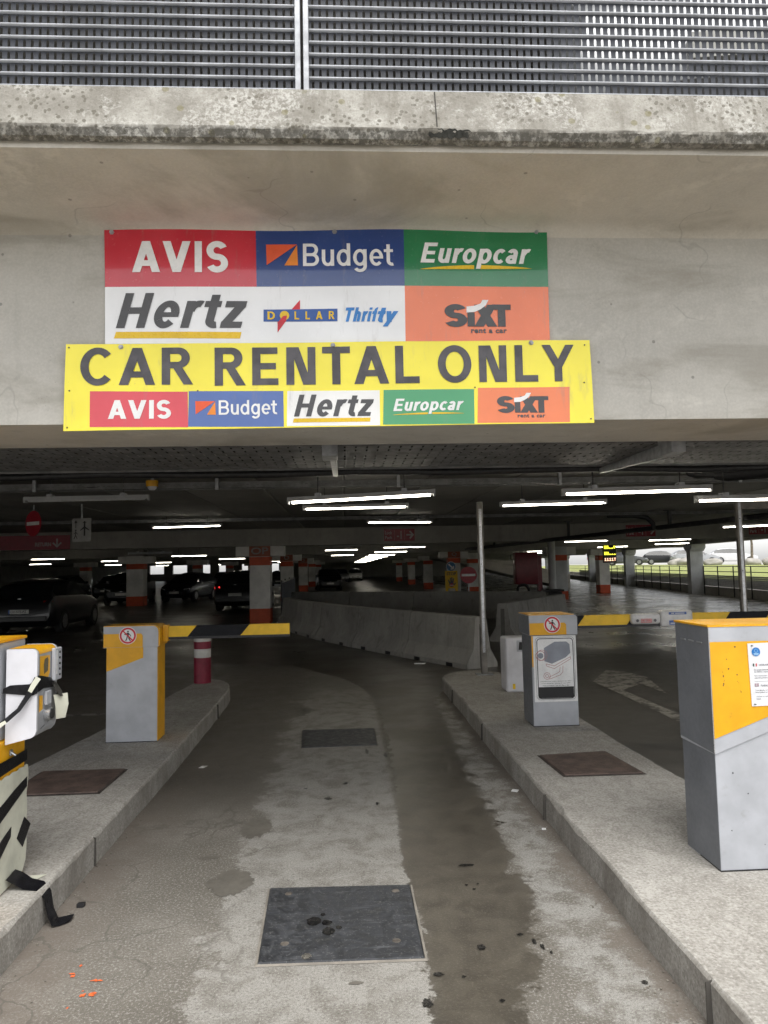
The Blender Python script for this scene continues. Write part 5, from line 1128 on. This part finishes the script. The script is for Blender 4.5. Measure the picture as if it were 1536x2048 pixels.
# ================================================================ lamps
TUBE = emit('fluorescent_tube', (1.0, .93, .78), 11.0); TUBE_OFF = paint('tube_off', (.45, .46, .47), .3); M_BATTEN = paint('batten_grey', (.40, .41, .42), .4, wear=.06)
GL_ = 'fluorescent battens under the ceiling'
def batten(a, b, label, lit=True, rods=True, detail=True):
    a, b = Vector(a), Vector(b); r = thing('fluorescent_light', (a + b) / 2, label, 'ceiling light', GL_)
    d = (b - a).normalized(); n = Vector((d.y, -d.x, 0)).normalized(); up = Vector((0, 0, 1))
    def bar(p, q, w, z0, z1): return MB().prism([p - n * w + up * z0, p + n * w + up * z0, p + n * w + up * z1, p - n * w + up * z1], q - p)
    bar(a, b, .038, .028, .072).build('housing', M_BATTEN, r)
    bar(a + d * .03, b - d * .03, .021, .007, .0275).build('tube', TUBE if lit else TUBE_OFF, r)
    if detail:
        for p in (a, b): bar(p - d * .02 if p is a else p, p + d * .0 if p is a else p + d * .02, .041, .0, .073).build('end_cap', M_BATTEN, r)
        for k in (.2, .8):
            p = a.lerp(b, k); MB().tube([p + up * .085, Vector((p.x, p.y, CEIL))], .006, 6).build('hanger_rod', M_DARKMETAL, r); bar(p - d * .03, p + d * .03, .052, .060, .10).build('bracket', M_GALV, r)
    return r
near = [((-3.983, 9.29, 2.537), (-2.483, 9.29, 2.546), 'unlit fluorescent batten hanging at left near the first cable tray', False), ((-.57, 7.60, 2.319), (.93, 7.48, 2.37), 'longest lit fluorescent batten over the middle of the lane', True), ((-.578, 10.48, 2.482), (.922, 10.48, 2.495), 'lit fluorescent batten directly behind the longest one over the lane', True), ((2.236, 7.23, 2.331), (3.736, 7.20, 2.35), 'bright fluorescent batten over the right barrier boom', True), ((2.235, 10.17, 2.463), (3.735, 10.17, 2.483), 'lit fluorescent batten just right of the island pole', True), ((3.854, 7.69, 2.281), (5.354, 7.69, 2.29), 'lit fluorescent batten cut by the right edge behind the right pole', True), ((-4.26, 16.4, 2.602), (-2.76, 16.4, 2.621), 'lit fluorescent batten left of the lane before the OP beam', True), ((.54, 16.87, 2.663), (2.04, 16.87, 2.649), 'lit fluorescent batten just in front of the red sign on the beam', True), ((7.6, 14.2, 2.29), (9.1, 14.2, 2.32), 'lit fluorescent batten low at the right edge beside the cable ladder', True)]
for a, b, lb, lit in near: batten(a, b, lb, lit)
ys = [25.5, 33, 41, 48, 56, 63, 71, 79, 88, 97]
num = ['nearest', 'second', 'third', 'fourth', 'fifth', 'sixth', 'seventh', 'eighth', 'ninth', 'tenth']
for i, y in enumerate(ys): batten((1.35 - i * .01, y, 2.30), (2.85, y, 2.30), num[i] + ' lit batten of the row receding over the central lane', detail=i < 3)
for i, y in enumerate([27, 33, 40, 47]): batten((-.9, y, 2.42), (.6, y, 2.43), num[i] + ' dim batten left of the bright row over the central lane', lit=i % 2 == 1, detail=i < 2)
for i, y in enumerate([26, 31.5, 42, 54, 60, 72, 84]): batten((-7.6 + .2 * i, y, 2.26), (-6.1 + .2 * i, y, 2.26), num[i] + ' batten of the row receding behind the left barrier', lit=i % 3 != 0, detail=i < 2)
for i, y in enumerate([27, 34, 44, 56, 70, 88]): batten((-13.8 - .15 * y * .1, y, 2.28), (-12.3 - .15 * y * .1, y, 2.28), num[i] + ' batten of the row over the parked cars at left', detail=i < 2)
for i, y in enumerate([40, 52, 68, 86]): batten((-22, y, 2.28), (-20.5, y, 2.28), num[i] + ' batten of the row deep at far left', detail=False)
for i, (x, y) in enumerate([(7.55, 24.6), (10.6, 24.8), (13.3, 30.5), (12.2, 34.5), (10.9, 43), (12.5, 50), (7.0, 56)]): batten((x, y, 2.36), (x + 1.5, y - .05, 2.38), num[i] + ' batten of the right hall towards the daylight openings', detail=i < 3)

# ================================================================ cable trays, pipes
def tray(name, x0, x1, y0, y1, z, pu, pv, su, sv, label, flange=.06, hang=(), cells=True):
    r = thing(name, ((x0 + x1) / 2, y0, z), label, 'cable tray')
    m = MB(); perforated(m, (x0, y0, z), (1, 0, 0), (0, 1, 0), int((x1 - x0) / pu), max(1, int((y1 - y0) / pv)), pu, pv, su, sv); m.build('tray_floor', M_TRAY, r)
    m = MB(); n = int((x1 - x0) / .062); perforated(m, (x0, y0, z + .001), (1, 0, 0), (0, 0, 1), n, 1 if flange < .08 else 2, .062, flange if flange < .08 else flange / 2, .036, .011); m.build('tray_side', M_TRAY, r)
    m = MB(); perforated(m, (x0, y1, z + .001), (1, 0, 0), (0, 0, 1), n, 1, .062, flange, .036, .011); m.build('tray_side', M_TRAY, r)
    m = MB(); rnd_ = random.Random(int(y0 * 10))
    for k in range(5):
        yy = y0 + (y1 - y0) * (k + .8) / 6; m = MB(); m.tube([(x0 + i * (x1 - x0) / 24, yy + rnd_.uniform(-.02, .02), z + .018 + rnd_.uniform(0, .01)) for i in range(25)], .012, 6); m.build('cable', M_BLACKPLASTIC, r)
    for x in hang:
        m = MB(); m.bbox(x - .04, x + .04, y0 - .07, y0 - .01, z - .03, CEIL - .005, .004, 1); m.build('hanger_channel', M_GALV, r)
    return r
M_TRAY = paint('tray_galvanised', (.19, .193, .196), .65, .0, wear=.15, scale=8, dirt=.3)
t1 = tray('cable_tray', -7.0, 8.0, 5.36, 6.70, 2.555, .085, .149, .013, .075, 'wide perforated cable tray just behind the entrance beam', .075, ())
for px in (660, 1333):
    q = on_y(px, 900, 5.3); m = MB(); m.bbox(q.x - .055, q.x + .055, 5.10, 5.33, 2.44, CEIL - .01, .004, 1); m.build('hanger_channel', M_GALV, t1)
    m = MB(); m.prism([(q.x + .0, 5.335, 2.545), (q.x, 6.75, 2.545), (q.x, 6.75, 2.50), (q.x, 5.335, 2.44)], (.045, 0, 0)); m.build('hanger_arm', M_GALV, t1)
m = MB(); m.tube([(-7 + i * .8, 6.80 + .02 * math.sin(i), 2.545 + .012 * math.sin(i * 2.3)) for i in range(20)], .035, 10); m.build('cable_bundle', M_BLACKPLASTIC, t1, smooth=60)
tray('cable_tray', -9.0, 11.0, 9.25, 9.45, 2.69, .062, .10, .036, .012, 'slotted cable tray crossing above the near battens', .075, ()); tray('cable_tray', -11, 12, 16.9, 17.1, 2.765, .062, .10, .036, .012, 'thin slotted cable tray furthest from the entrance before the OP beam', .07, ())
HG = []
for x, y in [(-3.85, 9.2), (.7, 9.2), (2.8, 9.2), (-1.6, 9.2), (5.2, 9.2)]:
    m = MB(); m.bbox(x - .02, x + .02, y - .01, y + .02, 2.66, CEIL, .003, 1); m.build('tray_hanger', M_GALV, [o for o in COL.objects if o.name == 'cable_tray.001'][0])
pp = thing('drain_pipe', (4.05, 8.3, 2.62), 'thick black drain pipe under the ceiling at upper right', 'pipe')
MB().tube([(4.06, 8.30, CEIL), (4.06, 8.30, 2.73), (4.08, 8.28, 2.68), (4.14, 8.24, 2.655), (4.32, 8.15, 2.655)], .048, 14).build('elbow', M_BLACKPLASTIC, pp, smooth=60)
MB().tube([(4.30, 8.16, 2.64), (4.42, 8.10, 2.64), (6.6, 6.95, 2.68)], [.05, .085, .085], 16).build('main_run', M_BLACKPLASTIC, pp, smooth=60)
MB().tube([(4.95, 7.82, 2.648), (5.0, 7.79, 2.649)], .095, 16).build('coupling', M_DARKMETAL, pp, smooth=60)
dp = tag(MB().tube([(9.22, 32.0, 0), (9.22, 32.0, CEIL)], .165, 18).build('down_pipe', M_GREYPAINT, smooth=60), 'thick grey vertical pipe in front of the right orange banded column', 'pipe')
lt = thing('cable_ladder', (8, 16, 2.3), 'dark cable ladder slanting through the right hall under the ceiling', 'cable tray')
A_, B_ = Vector((4.6, 27, 2.2)), Vector((9.6, 10.5, 2.56))
for s_ in (-.13, .13): dd = (B_ - A_).normalized(); nn = Vector((dd.y, -dd.x, 0)).normalized() * s_; MB().prism([A_ + nn, A_ + nn + Vector((.02, 0, 0)), A_ + nn + Vector((.02, 0, .07)), A_ + nn + Vector((0, 0, .07))], B_ - A_).build('side_rail', M_DARKMETAL, lt)
for i in range(40):
    p = A_.lerp(B_, i / 39.); dd = (B_ - A_).normalized(); nn = Vector((dd.y, -dd.x, 0)).normalized() * .13; MB().tube([p - nn + Vector((0, 0, .02)), p + nn + Vector((0, 0, .02))], .012, 5).build('rung', M_DARKMETAL, lt)
for k in (.12, .38, .62, .85): p = A_.lerp(B_, k); MB().box(p.x - .035, p.x + .035, p.y - .03, p.y + .03, p.z + .02, CEIL).box(p.x - .12, p.x + .12, p.y - .06, p.y + .06, CEIL - .02, CEIL - .001).build('drop_post', M_DARKMETAL, lt)
m = MB(); m.tube([A_.lerp(B_, i / 20) + Vector((.03 * math.sin(i), 0, .06)) for i in range(21)], .045, 8); m.build('cable_bundle', M_BLACKPLASTIC, lt, smooth=60)
m = MB(); m.tube([(6.3, 17.0, 2.76), (6.9, 17.0, 2.76), (7.25, 17.0, 2.70), (7.4, 17.0, 2.55), (7.4, 17.0, 2.40)], .06, 10); m.build('cable_bend', M_BLACKPLASTIC, lt, smooth=60)
be = thing('alarm_beacon', (-2.39, 9.15, 2.66), 'small orange and white beacon hanging near the unlit batten', 'beacon')
MB().lathe((-2.39, 9.15, 2.66), [(.072, .045), (.076, .115), (.06, .125)], 16).build('orange_shell', C_YEL, be, smooth=40); MB().lathe((-2.39, 9.15, 2.66), [(.028, 0), (.05, .02), (.06, .044)], 16).build('white_lens', C_WHITE, be, smooth=40); MB().tube([(-2.39, 9.15, 2.78), (-2.39, 9.15, CEIL)], .02, 8).build('stem', M_GALV, be)

# ================================================================ concrete barriers
JP = [(-.30, 0), (.30, 0), (.30, .08), (.17, .30), (.105, .80), (.085, .815), (-.085, .815), (-.105, .80), (-.17, .30), (-.30, .08)]
def jersey(a, b, label, gap=.015, group='concrete barriers inside the entrance', tongue=True):
    a, b = Vector((*a, 0)), Vector((*b, 0)); d = (b - a).normalized(); n = Vector((d.y, -d.x, 0)); r = thing('concrete_barrier', (a + b) / 2, label, 'concrete barrier', group)
    m = MB(); k = 10; P0, P1 = a + d * gap, b - d * gap; N = len(JP)
    for i in range(k + 1):
        p = P0.lerp(P1, i / k)
        for s_, z in JP: w = mnoise.noise(Vector((p.x * 3, p.y * 3, z * 4))) * .008; m.v.append(tuple(p + n * (s_ + w) + Vector((0, 0, z + w * .4))))
    for i in range(k): m.f += [(i * N + j, i * N + (j + 1) % N, (i + 1) * N + (j + 1) % N, (i + 1) * N + j) for j in range(N)]
    m.f += [tuple(range(N))[::-1], tuple(range(k * N, k * N + N))]; m.mi = [0] * len(m.f); m.build('body', M_BARRIER, r)
    if tongue:
        for p, s_ in ((P0, -1), (P1, 1)): MB().prism([p + n * q + Vector((0, 0, .02)) for q in (-.045, .045)] + [p + n * q + Vector((0, 0, .70)) for q in (.04, -.04)], d * s_ * .012).build('tongue', M_DARKCONC, r)
    for q in (.25, .75):
        p = P0.lerp(P1, q); MB().prism([p + n * .303 + d * e + Vector((0, 0, z)) for e, z in ((-.09, .004), (.09, .004), (.09, .062), (-.09, .062))], n * .004).build('fork_slot', M_BLACKPLASTIC, r); MB().prism([p - n * .307 + d * e + Vector((0, 0, z)) for e, z in ((-.09, .004), (.09, .004), (.09, .062), (-.09, .062))], n * .004).build('fork_slot', M_BLACKPLASTIC, r)
    return r
M_DARKCONC = concrete('dark_concrete', (.15, .145, .135), var=.2)
path = [(2.18, 11.65), (1.28, 13.45), (.38, 15.30), (-.45, 17.2), (-1.15, 19.2), (-1.7, 21.3)]
lbl = ['concrete barrier at the near end of the curved row showing its end face', 'second concrete barrier of the curved row from its near end', 'third concrete barrier of the curved row from its near end', 'fourth concrete barrier of the curved row from its near end', 'furthest concrete barrier of the curved row beside the OP column']
for i in range(5): jersey(path[i], path[i + 1], lbl[i])
path2 = [(3.35, 15.5), (4.15, 16.9), (4.95, 18.2), (5.85, 19.5)]
for i in range(3): jersey(path2[i], path2[i + 1], ['barrier behind the island pole, nearest of the right row', 'middle barrier of the right row behind the camera notice cabinet', 'furthest barrier of the right row beside the black bin'][i])
path3 = [(-1.9, 26.5), (.2, 25.3), (2.3, 24.0), (4.4, 22.7), (6.3, 21.6)]
for i in range(4): jersey(path3[i], path3[i + 1], ['leftmost barrier of the dark back row', 'second barrier from left of the dark back row', 'third barrier from left of the dark back row below the stop sign', 'rightmost barrier of the dark back row'][i], tongue=False)
bn_ = thing('waste_bin', (5.82, 20.15, 0), 'black bin beside the right row of barriers', 'bin')
MB().bbox(5.65, 6.03, 19.95, 20.30, .05, .86, .04, 2).build('body', M_BLACKPLASTIC, bn_, smooth=40); MB().bbox(5.53, 6.07, 19.91, 20.34, .865, .93, .02, 2).build('lid', M_BLACKPLASTIC, bn_, smooth=40); MB().tube([(5.67, 20.31, .09), (6.01, 20.31, .09)], .08, 12).build('wheel', K_TYRE, bn_)
M_TARP = paint('blue_mesh_fence', (.018, .028, .06), .7, wear=.2, scale=6)
for i, (x, y) in enumerate([(-1.95, 24.0), (-2.1, 27.2), (-2.2, 30.4)]):
    f = thing('site_fence', (x, y, 0), ['dark blue fence panel right beside the OP column', 'middle dark blue fence panel behind the OP column', 'furthest dark blue fence panel behind the OP column'][i], 'fence', 'dark blue fence panels')
    MB().box(x - .015, x + .015, y - 1.5, y + 1.5, .1, 1.22).build('mesh_sheet', M_TARP, f); MB().tube([(x, y - 1.52, 0), (x, y - 1.52, 1.3)], .025, 8).build('post', M_DARKMETAL, f); MB().tube([(x, y - 1.52, 1.25), (x, y + 1.5, 1.25)], .02, 8).build('top_rail', M_DARKMETAL, f)

# ================================================================ signs inside
S_DKRED = paint('dull_sign_red', (.26, .012, .03), .4, wear=.06); S_PALE = paint('dull_sign_print', (.50, .47, .46), .5)
def lock_sign(px, label):
    a = on_y(px, 1059, 21.97); w, h = .93, .36; r = thing('level_sign', (a.x, 21.97, 2.42), label, 'sign', 'red level signs on the beam')
    F = Face((a.x, 21.985, 2.425)); m = MB(); F.mb_slab(m, [(0, 0), (w, 0), (w, h), (0, h)], 0, .012); m.build('board', S_DKRED, r)
    m = MB(); F.text(m, 'Lock', .03, .20, .245, .30, .012, off=.014); F.text(m, 'Park', .03, .055, .25, .155, .012, off=.014); F.text(m, '-1', .39, .055, .53, .30, .012, off=.014)
    F.mb_stroke(m, [(.68, .18), (.88, .18)], .045, .014); F.mb_stroke(m, [(.78, .29), (.88, .18), (.78, .07)], .045, .0145); F.mb_rect(m, .31, .02, .315, .34, .014); F.mb_rect(m, .62, .02, .625, .34, .014); m.build('lettering', S_PALE, r)
lock_sign(768, 'red level minus one sign on the beam over the central lane'); lock_sign(1252, 'red level minus one sign on the beam half hidden by the cable ladder')
lock_sign(1498, 'red level minus one sign on the beam at the right edge')
rs = thing('return_sign', (-9.3, 21.97, 2.36), 'long dull red return banner with down arrow at far left', 'sign'); F = Face((-11.6, 21.985, 2.352)); m = MB(); F.mb_slab(m, [(0, 0), (3.47, 0), (3.47, .42), (0, .42)], 0, .012); m.build('board', S_DKRED, rs)
m = MB(); a = on_y(70, 1092, 21.97); b = on_y(102, 1085, 21.97); F.text(m, 'RETURN', a.x + 11.6, .10, b.x + 11.6, .21, .03, off=.014); ax = on_y(114, 1085, 21.97).x + 11.6; F.mb_stroke(m, [(ax, .32), (ax, .09)], .045, .014); F.mb_stroke(m, [(ax - .12, .20), (ax, .085), (ax + .12, .20)], .045, .0145); m.build('lettering', S_PALE, rs)
ng = math.radians(-35)
def no_entry(c, r_, u, label, post=None, hang=False):
    r = thing('no_entry_sign', c, label, 'sign'); F = Face(c, u); m = MB(); n = 36
    F.mb_slab(m, [(r_ * math.cos(2 * math.pi * k / n), r_ * math.sin(2 * math.pi * k / n)) for k in range(n)], -.012, .012); m.build('disc', S_NE, r)
    m = MB(); F.mb_rect(m, -r_ * .82, -r_ * .14, r_ * .82, r_ * .14, .003); m.build('white_bar', I_WHITE, r)
    if post is not None: MB().tube([(c[0], c[1] + .03, post), (c[0], c[1] + .03, c[2] + r_ * .5)], .022, 8).build('post', M_ALU, r)
    if hang: MB().tube([(c[0], c[1] + .02, c[2] + r_ * .6), (c[0], c[1] + .02, CEIL)], .012, 8).build('hanger_rod', M_GALV, r)
S_NE = paint('no_entry_red', (.38, .012, .03), .35, wear=.05)
q = on_y(66, 1047, 13.0); no_entry((q.x, q.y, q.z), .225, (math.cos(ng), math.sin(ng), 0), 'red no entry disc hanging edge-on at far left', hang=True)
q = on_y(937, 1150, 30.0); no_entry((q.x, q.y, q.z), .35, (1, 0, 0), 'round red no entry sign on a post beside the stop sign', post=0)
q = on_y(163, 1060, 13.0); ps = thing('airport_sign', (q.x, 13.0, q.z), 'pale hanging sign with arrow, walker and aeroplane at left', 'sign'); u_ = Vector((math.cos(math.radians(-23)), math.sin(math.radians(-23)), 0)); F = Face(Vector((q.x, 13.0, q.z)) - u_ * .205 - Vector((0, 0, .205)), u_)
m = MB(); F.mb_slab(m, rrect(0, 0, .41, .41, .025), -.012, .012); m.build('board', paint('dull_white_board', (.38, .38, .37), .5), ps)
F.u = u_ * 1.37; m = MB(); F.mb_stroke(m, [(.06, .24), (.06, .36)], .012, .003); F.mb_poly(m, [(.035, .33), (.085, .33), (.06, .39)], .0032)
F.mb_stroke(m, [(.06, .19), (.055, .11), (.03, .05)], .012, .003); F.mb_stroke(m, [(.055, .12), (.085, .05)], .012, .0032); F.mb_stroke(m, [(.03, .14), (.06, .17), (.09, .13)], .01, .0034); F.mb_disc(m, .06, .205, .013, .003, 12)
F.mb_stroke(m, [(.20, .10), (.20, .36)], .026, .003); F.mb_poly(m, [(.19, .23), (.13, .19), (.13, .205), (.19, .265)], .0032); F.mb_poly(m, [(.21, .265), (.275, .205), (.275, .19), (.21, .23)], .0032); F.mb_poly(m, [(.165, .335), (.20, .325), (.235, .335), (.20, .35)], .0032); m.build('pictogram', I_BLACK, ps); MB().tube([F.p(.15, .40, -.006), Vector((F.p(.15, .4).x, F.p(.15, .4).y, CEIL))], .012, 8).build('hanger_rod', M_GALV, ps)
q = on_y(902, 1133, 36.62); F = Face((q.x, 36.62, q.z)); ba = thing('direction_sign', (q.x, 36.62, q.z), 'round blue sign with white diagonal arrow above the stop sign', 'sign')
m = MB(); F.mb_slab(m, [(.25 * math.cos(k * math.pi / 16), .25 * math.sin(k * math.pi / 16)) for k in range(32)], -.01, .012); m.build('disc', paint('sign_blue_disc', (.03, .16, .36), .4), ba)
m = MB(); F.mb_ring(m, 0, 0, .225, .248, .004); F.mb_stroke(m, [(-.12, .12), (.08, -.08)], .07, .004); F.mb_stroke(m, [(.13, .02), (.11, -.11), (-.02, -.13)], .065, .0045); m.build('white_arrow', I_WHITE, ba)
p0 = on_y(890, 1142, 35.9); p1 = on_y(916, 1182, 35.9); F = Face((p0.x, 35.9, p1.z)); W_, H_ = p1.x - p0.x, p0.z - p1.z; ss = thing('stop_sign', (p0.x + W_ / 2, 35.9, 0), 'yellow stop sign with black hand in front of a column', 'sign')
m = MB(); F.mb_slab(m, [(0, 0), (.2 * W_, 0), (.25 * W_, .14 * H_), (.75 * W_, .14 * H_), (.8 * W_, 0), (W_, 0), (W_, H_), (0, H_)], 0, .02); m.build('board', paint('stop_yellow', (.80, .50, .01), .45, wear=.04), ss)
m = MB(); F.text(m, 'STOP', .11 * W_, .78 * H_, .87 * W_, .93 * H_, .03, off=.023)
F.mb_disc(m, .5 * W_, .33 * H_, .19 * W_, .023, 20, ry=.13 * H_)
for x, y, x2, y2 in [(.38, .36, .24, .57), (.45, .38, .40, .66), (.52, .38, .53, .69), (.59, .38, .66, .63), (.62, .28, .84, .40)]: F.mb_stroke(m, [(x * W_, y * H_), (x2 * W_, y2 * H_)], .085 * W_, .0235)
m.build('hand_print', I_BLACK, ss); m = MB(); F.mb_poly(m, [(.32 * W_, .24 * H_), (.68 * W_, .24 * H_), (.66 * W_, .33 * H_), (.5 * W_, .40 * H_), (.34 * W_, .33 * H_)], .025); m.build('red_print', I_RED, ss); m = MB(); F.mb_rect(m, .34 * W_, .275 * H_, .66 * W_, .31 * H_, .027); m.build('white_print', I_WHITE, ss)
for k in (.1, .9): MB().box(p0.x + k * W_ - .03, p0.x + k * W_ + .03, 35.905, 35.955, 0, p1.z + .2).build('leg', S_NE, ss)
ld = thing('led_display', (11.85, 32.0, 1.63), 'hanging black display with rows of yellow lit characters', 'display'); a = on_y(1205, 1090, 32.0); b = on_y(1232, 1125, 32.0); F = Face((a.x, 31.9, b.z)); W_, H_ = b.x - a.x, a.z - b.z
MB().bbox(a.x, b.x, 31.905, 32.05, b.z, a.z, .01, 1).build('case', M_BLACKPLASTIC, ld); MB().tube([((a.x + b.x) / 2, 31.98, a.z), ((a.x + b.x) / 2, 31.98, CEIL)], .03, 8).build('hanger_rod', M_DARKMETAL, ld)
L_Y = emit('led_yellow', (.9, .85, .03), 1.6); L_W = emit('led_white', (1, .55, .35), 1.2)
DOT = {'0': ['111', '101', '101', '101', '111'], 'L': ['100', '100', '100', '100', '111'], 'I': ['010', '010', '010', '010', '010'], 'T': ['111', '010', '010', '010', '010'], 'U': ['101', '101', '101', '101', '111'], '.': ['000', '000', '000', '010', '111'], 'Y': ['101', '101', '111', '010', '010'], '1': ['010', '110', '010', '010', '111']}
for row_, (txt, y) in enumerate([('00..Y', .78), ('UU...', .44), ('1111T', .10)]):
    m = MB()
    for ci, ch in enumerate(txt):
        for ry, bits in enumerate(DOT[ch]):
            for rx, bt in enumerate(bits):
                if bt == '1': x = (.05 + ci * .185 + rx * .05) * W_; yy = (y + (4 - ry) * .034) * H_; F.mb_rect(m, x, yy, x + .045 * W_, yy + .031 * H_, .006)
    m.build('lit_characters', L_W if row_ == 2 else L_Y, ld)
q = on_y(1180, 1117, 64); F = Face((q.x, 64, q.z)); sg = thing('speed_sign', (q.x, 64, q.z), 'small round white sign with red ring on a far grey column', 'sign'); m = MB(); F.mb_slab(m, [(.27 * math.cos(k * math.pi / 14), .27 * math.sin(k * math.pi / 14)) for k in range(28)], -.01, .012); m.build('disc', I_WHITE, sg); m = MB(); F.mb_ring(m, 0, 0, .2, .265, .004); m.build('red_ring', I_RED, sg); m = MB(); F.text(m, '6', -.06, -.11, .06, .11, .02, off=.005); m.build('digit', I_BLACK, sg)
hc = thing('hose_cabinet', (8.0, 31.6, 0), 'big dark red fire hose cabinet beside the grey pipe', 'fire cabinet'); CRD = paint('hose_red', (.16, .006, .016), .35, wear=.08)
MB().bbox(7.42, 8.42, 31.3, 31.85, .76, 2.15, .05, 3).build('cabinet', CRD, hc, smooth=40); MB().box(8.43, 8.60, 31.4, 31.7, 0, 2.0).build('stand_post', CRD, hc)
m = MB()
m.tube([(7.55 + .25 * math.cos(k * math.pi / 10), 30.6 + .05 * math.sin(k), .52 + .25 * math.sin(k * math.pi / 10)) for k in range(21)], .06, 8); m.build('hose_coil', M_BLACKPLASTIC, hc, smooth=60); MB().box(7.5, 7.6, 30.55, 30.75, 0, .5).build('coil_stand', CRD, hc); MB().tube([(7.75, 30.62, .7), (7.85, 31.2, .6), (7.9, 31.5, .80)], .02, 6).build('hose', CRD, hc)
rp = thing('ramp', (10, 47, 0), 'concrete ramp descending to the right beyond the no entry sign', 'ramp'); MB().prism([(5.9, 46.5, 2.10), (14.5, 46.5, .0), (14.5, 46.5, .02), (5.9, 46.5, 2.34)], (0, 4.0, 0)).build('slab', M_IN_CONC, rp); MB().prism([(5.9, 46.3, 2.2), (14.5, 46.3, .0), (14.5, 46.3, .95), (10.6, 46.3, 1.85), (5.9, 46.3, 2.345)], (0, .18, 0)).build('parapet', M_SOFFIT, rp)

# ================================================================ outside, seen through the right-hand openings
def grass_material():
    t = NT('grass'); n = t.noise(30, 5, .7); c = t.mix(t.mapr(n, .35, .65), (.22, .25, .08), (.34, .37, .13)); c = t.mix(t.math('MULTIPLY', t.mapr(t.noise(.4, 4), .45, .65), .5), c, (.22, .22, .07)); t.bump(n, .6, .03); return t.out(c, .9)
def bstrip(pts, u0, u1, nu=1):
    m = MB(); n = len(pts)
    for i in range(nu + 1):
        for v, z in pts: m.v.append(tuple(bp(u0 + (u1 - u0) * i / nu, v, z)))
    for i in range(nu): m.f += [(i * n + j, i * n + j + 1, (i + 1) * n + j + 1, (i + 1) * n + j) for j in range(n - 1)]
    m.mi = [0] * len(m.f); return m
bstrip([(1.6, .0), (1.6, .62), (1.85, .62), (1.85, .5)], -12, 130).build('retaining_kerb', M_FASCIA, label='pale low retaining wall outside the openings', cat='wall')
bstrip([(1.84, .55), (3.5, .85), (6.5, 1.25), (9.2, 1.28)], -12, 130, 30).build('grass_bank', grass_material(), kind='structure', label='bright green grass bank outside')
bstrip([(9.2, 1.27), (60, 1.30), (60, 0)], -12, 140).build('car_park_road', concrete('pale_asphalt', (.42, .41, .39), var=.12), kind='structure', label='pale car park surface outside beyond the grass')
st_ = concrete('boulder_stone', (.38, .36, .33), var=.25, scale=1.5)
for i, (u, v, s_) in enumerate([(48.5, 8.2, .75), (52.5, 8.4, .6), (43, 8.3, .55), (31, 8.0, .6), (25.5, 7.7, .5), (36, 8.6, .45)]):
    bm = bmesh.new(); bmesh.ops.create_icosphere(bm, subdivisions=3, radius=s_); c = bp(u, v, 1.27)
    for w in bm.verts: k = 1 + .28 * mnoise.noise(w.co * 1.6 / s_ + Vector((i * 7, 0, 0))); w.co = Vector((w.co.x * 1.35 * k + c.x, w.co.y * k + c.y, w.co.z * .72 * k + c.z + .15))
    me = bpy.data.meshes.new('boulder'); bm.to_mesh(me); bm.free(); me.materials.append(st_); link('boulder', me, None, 60, label=['large boulder in front of the silver car outside', 'boulder left of the silver car outside', 'boulder between the white car and the grey column outside', 'boulder near the tree outside at the right', 'rightmost small boulder on the grass outside', 'low boulder right of the near grey side column'][i], cat='boulder', group='boulders on the grass')
BD = thing('pale_building', bp(0, 45, 1.3), 'long pale building with a grid of windows beyond the outside car park', 'building'); M_PALE = concrete('pale_render', (.84, .82, .78), var=.06); M_PANE = paint('far_window', (.34, .42, .48), .15)
w_ = MB(); bbx(w_, -30, 26, 44, 50, 1.25, 3.55); w_.build('wall', M_PALE, BD)
for k in range(13):
    for j in range(1):
        u = -29 + k * 4.2; wn_ = MB(); bbx(wn_, u, u + 3.0, 43.93, 43.97, 2.35 + j * 2.1, 3.25 + j * 2.1); fr = wn_.build('window', M_PANE, BD)
def tree(u, v, h, label):
    c = bp(u, v, 1.2); r = thing('young_tree', c, label, 'tree', 'young trees outside'); bark = paint('tree_bark', (.24, .20, .155), .9, wear=.2, scale=14)
    MB().tube([c + Vector((.05 * math.sin(i), .04 * math.cos(i * 1.3), i * h / 6)) for i in range(7)], [.11 - .012 * i for i in range(7)], 8).build('trunk', bark, r, smooth=60)
    rr = random.Random(int(u * 3)); lf = MB()
    for k in range(6):
        a = rr.uniform(0, 6.28); e = c + Vector((math.cos(a) * 1.3, math.sin(a) * 1.3, h * .62 + rr.uniform(.2, 1.4))); MB().tube([c + Vector((0, 0, h * (.45 + .07 * k))), e], [.035, .012], 5).build('branch', bark, r)
    for k in range(2600):
        d = Vector((rr.gauss(0, 1), rr.gauss(0, 1), rr.gauss(0, 1))).normalized() * (rr.random() ** .45) * 1.9; p = c + Vector((d.x, d.y, h * .95 + d.z * .8)); s_ = rr.uniform(.05, .1); a = Vector((rr.gauss(0, 1), rr.gauss(0, 1), rr.gauss(0, 1))).normalized(); b = a.orthogonal().normalized()
        lf.add([p - a * s_, p + b * s_ * .6, p + a * s_, p - b * s_ * .6], [(0, 1, 2, 3)])
    lf.build('crown', paint('tree_leaf', (.075, .12, .025), .7, wear=.25, scale=3), r)
tree(38.5, 9.5, 4.6, 'slender tree outside between the grey side columns'); tree(30.2, 11.0, 4.8, 'slender tree outside right of the near grey side column')
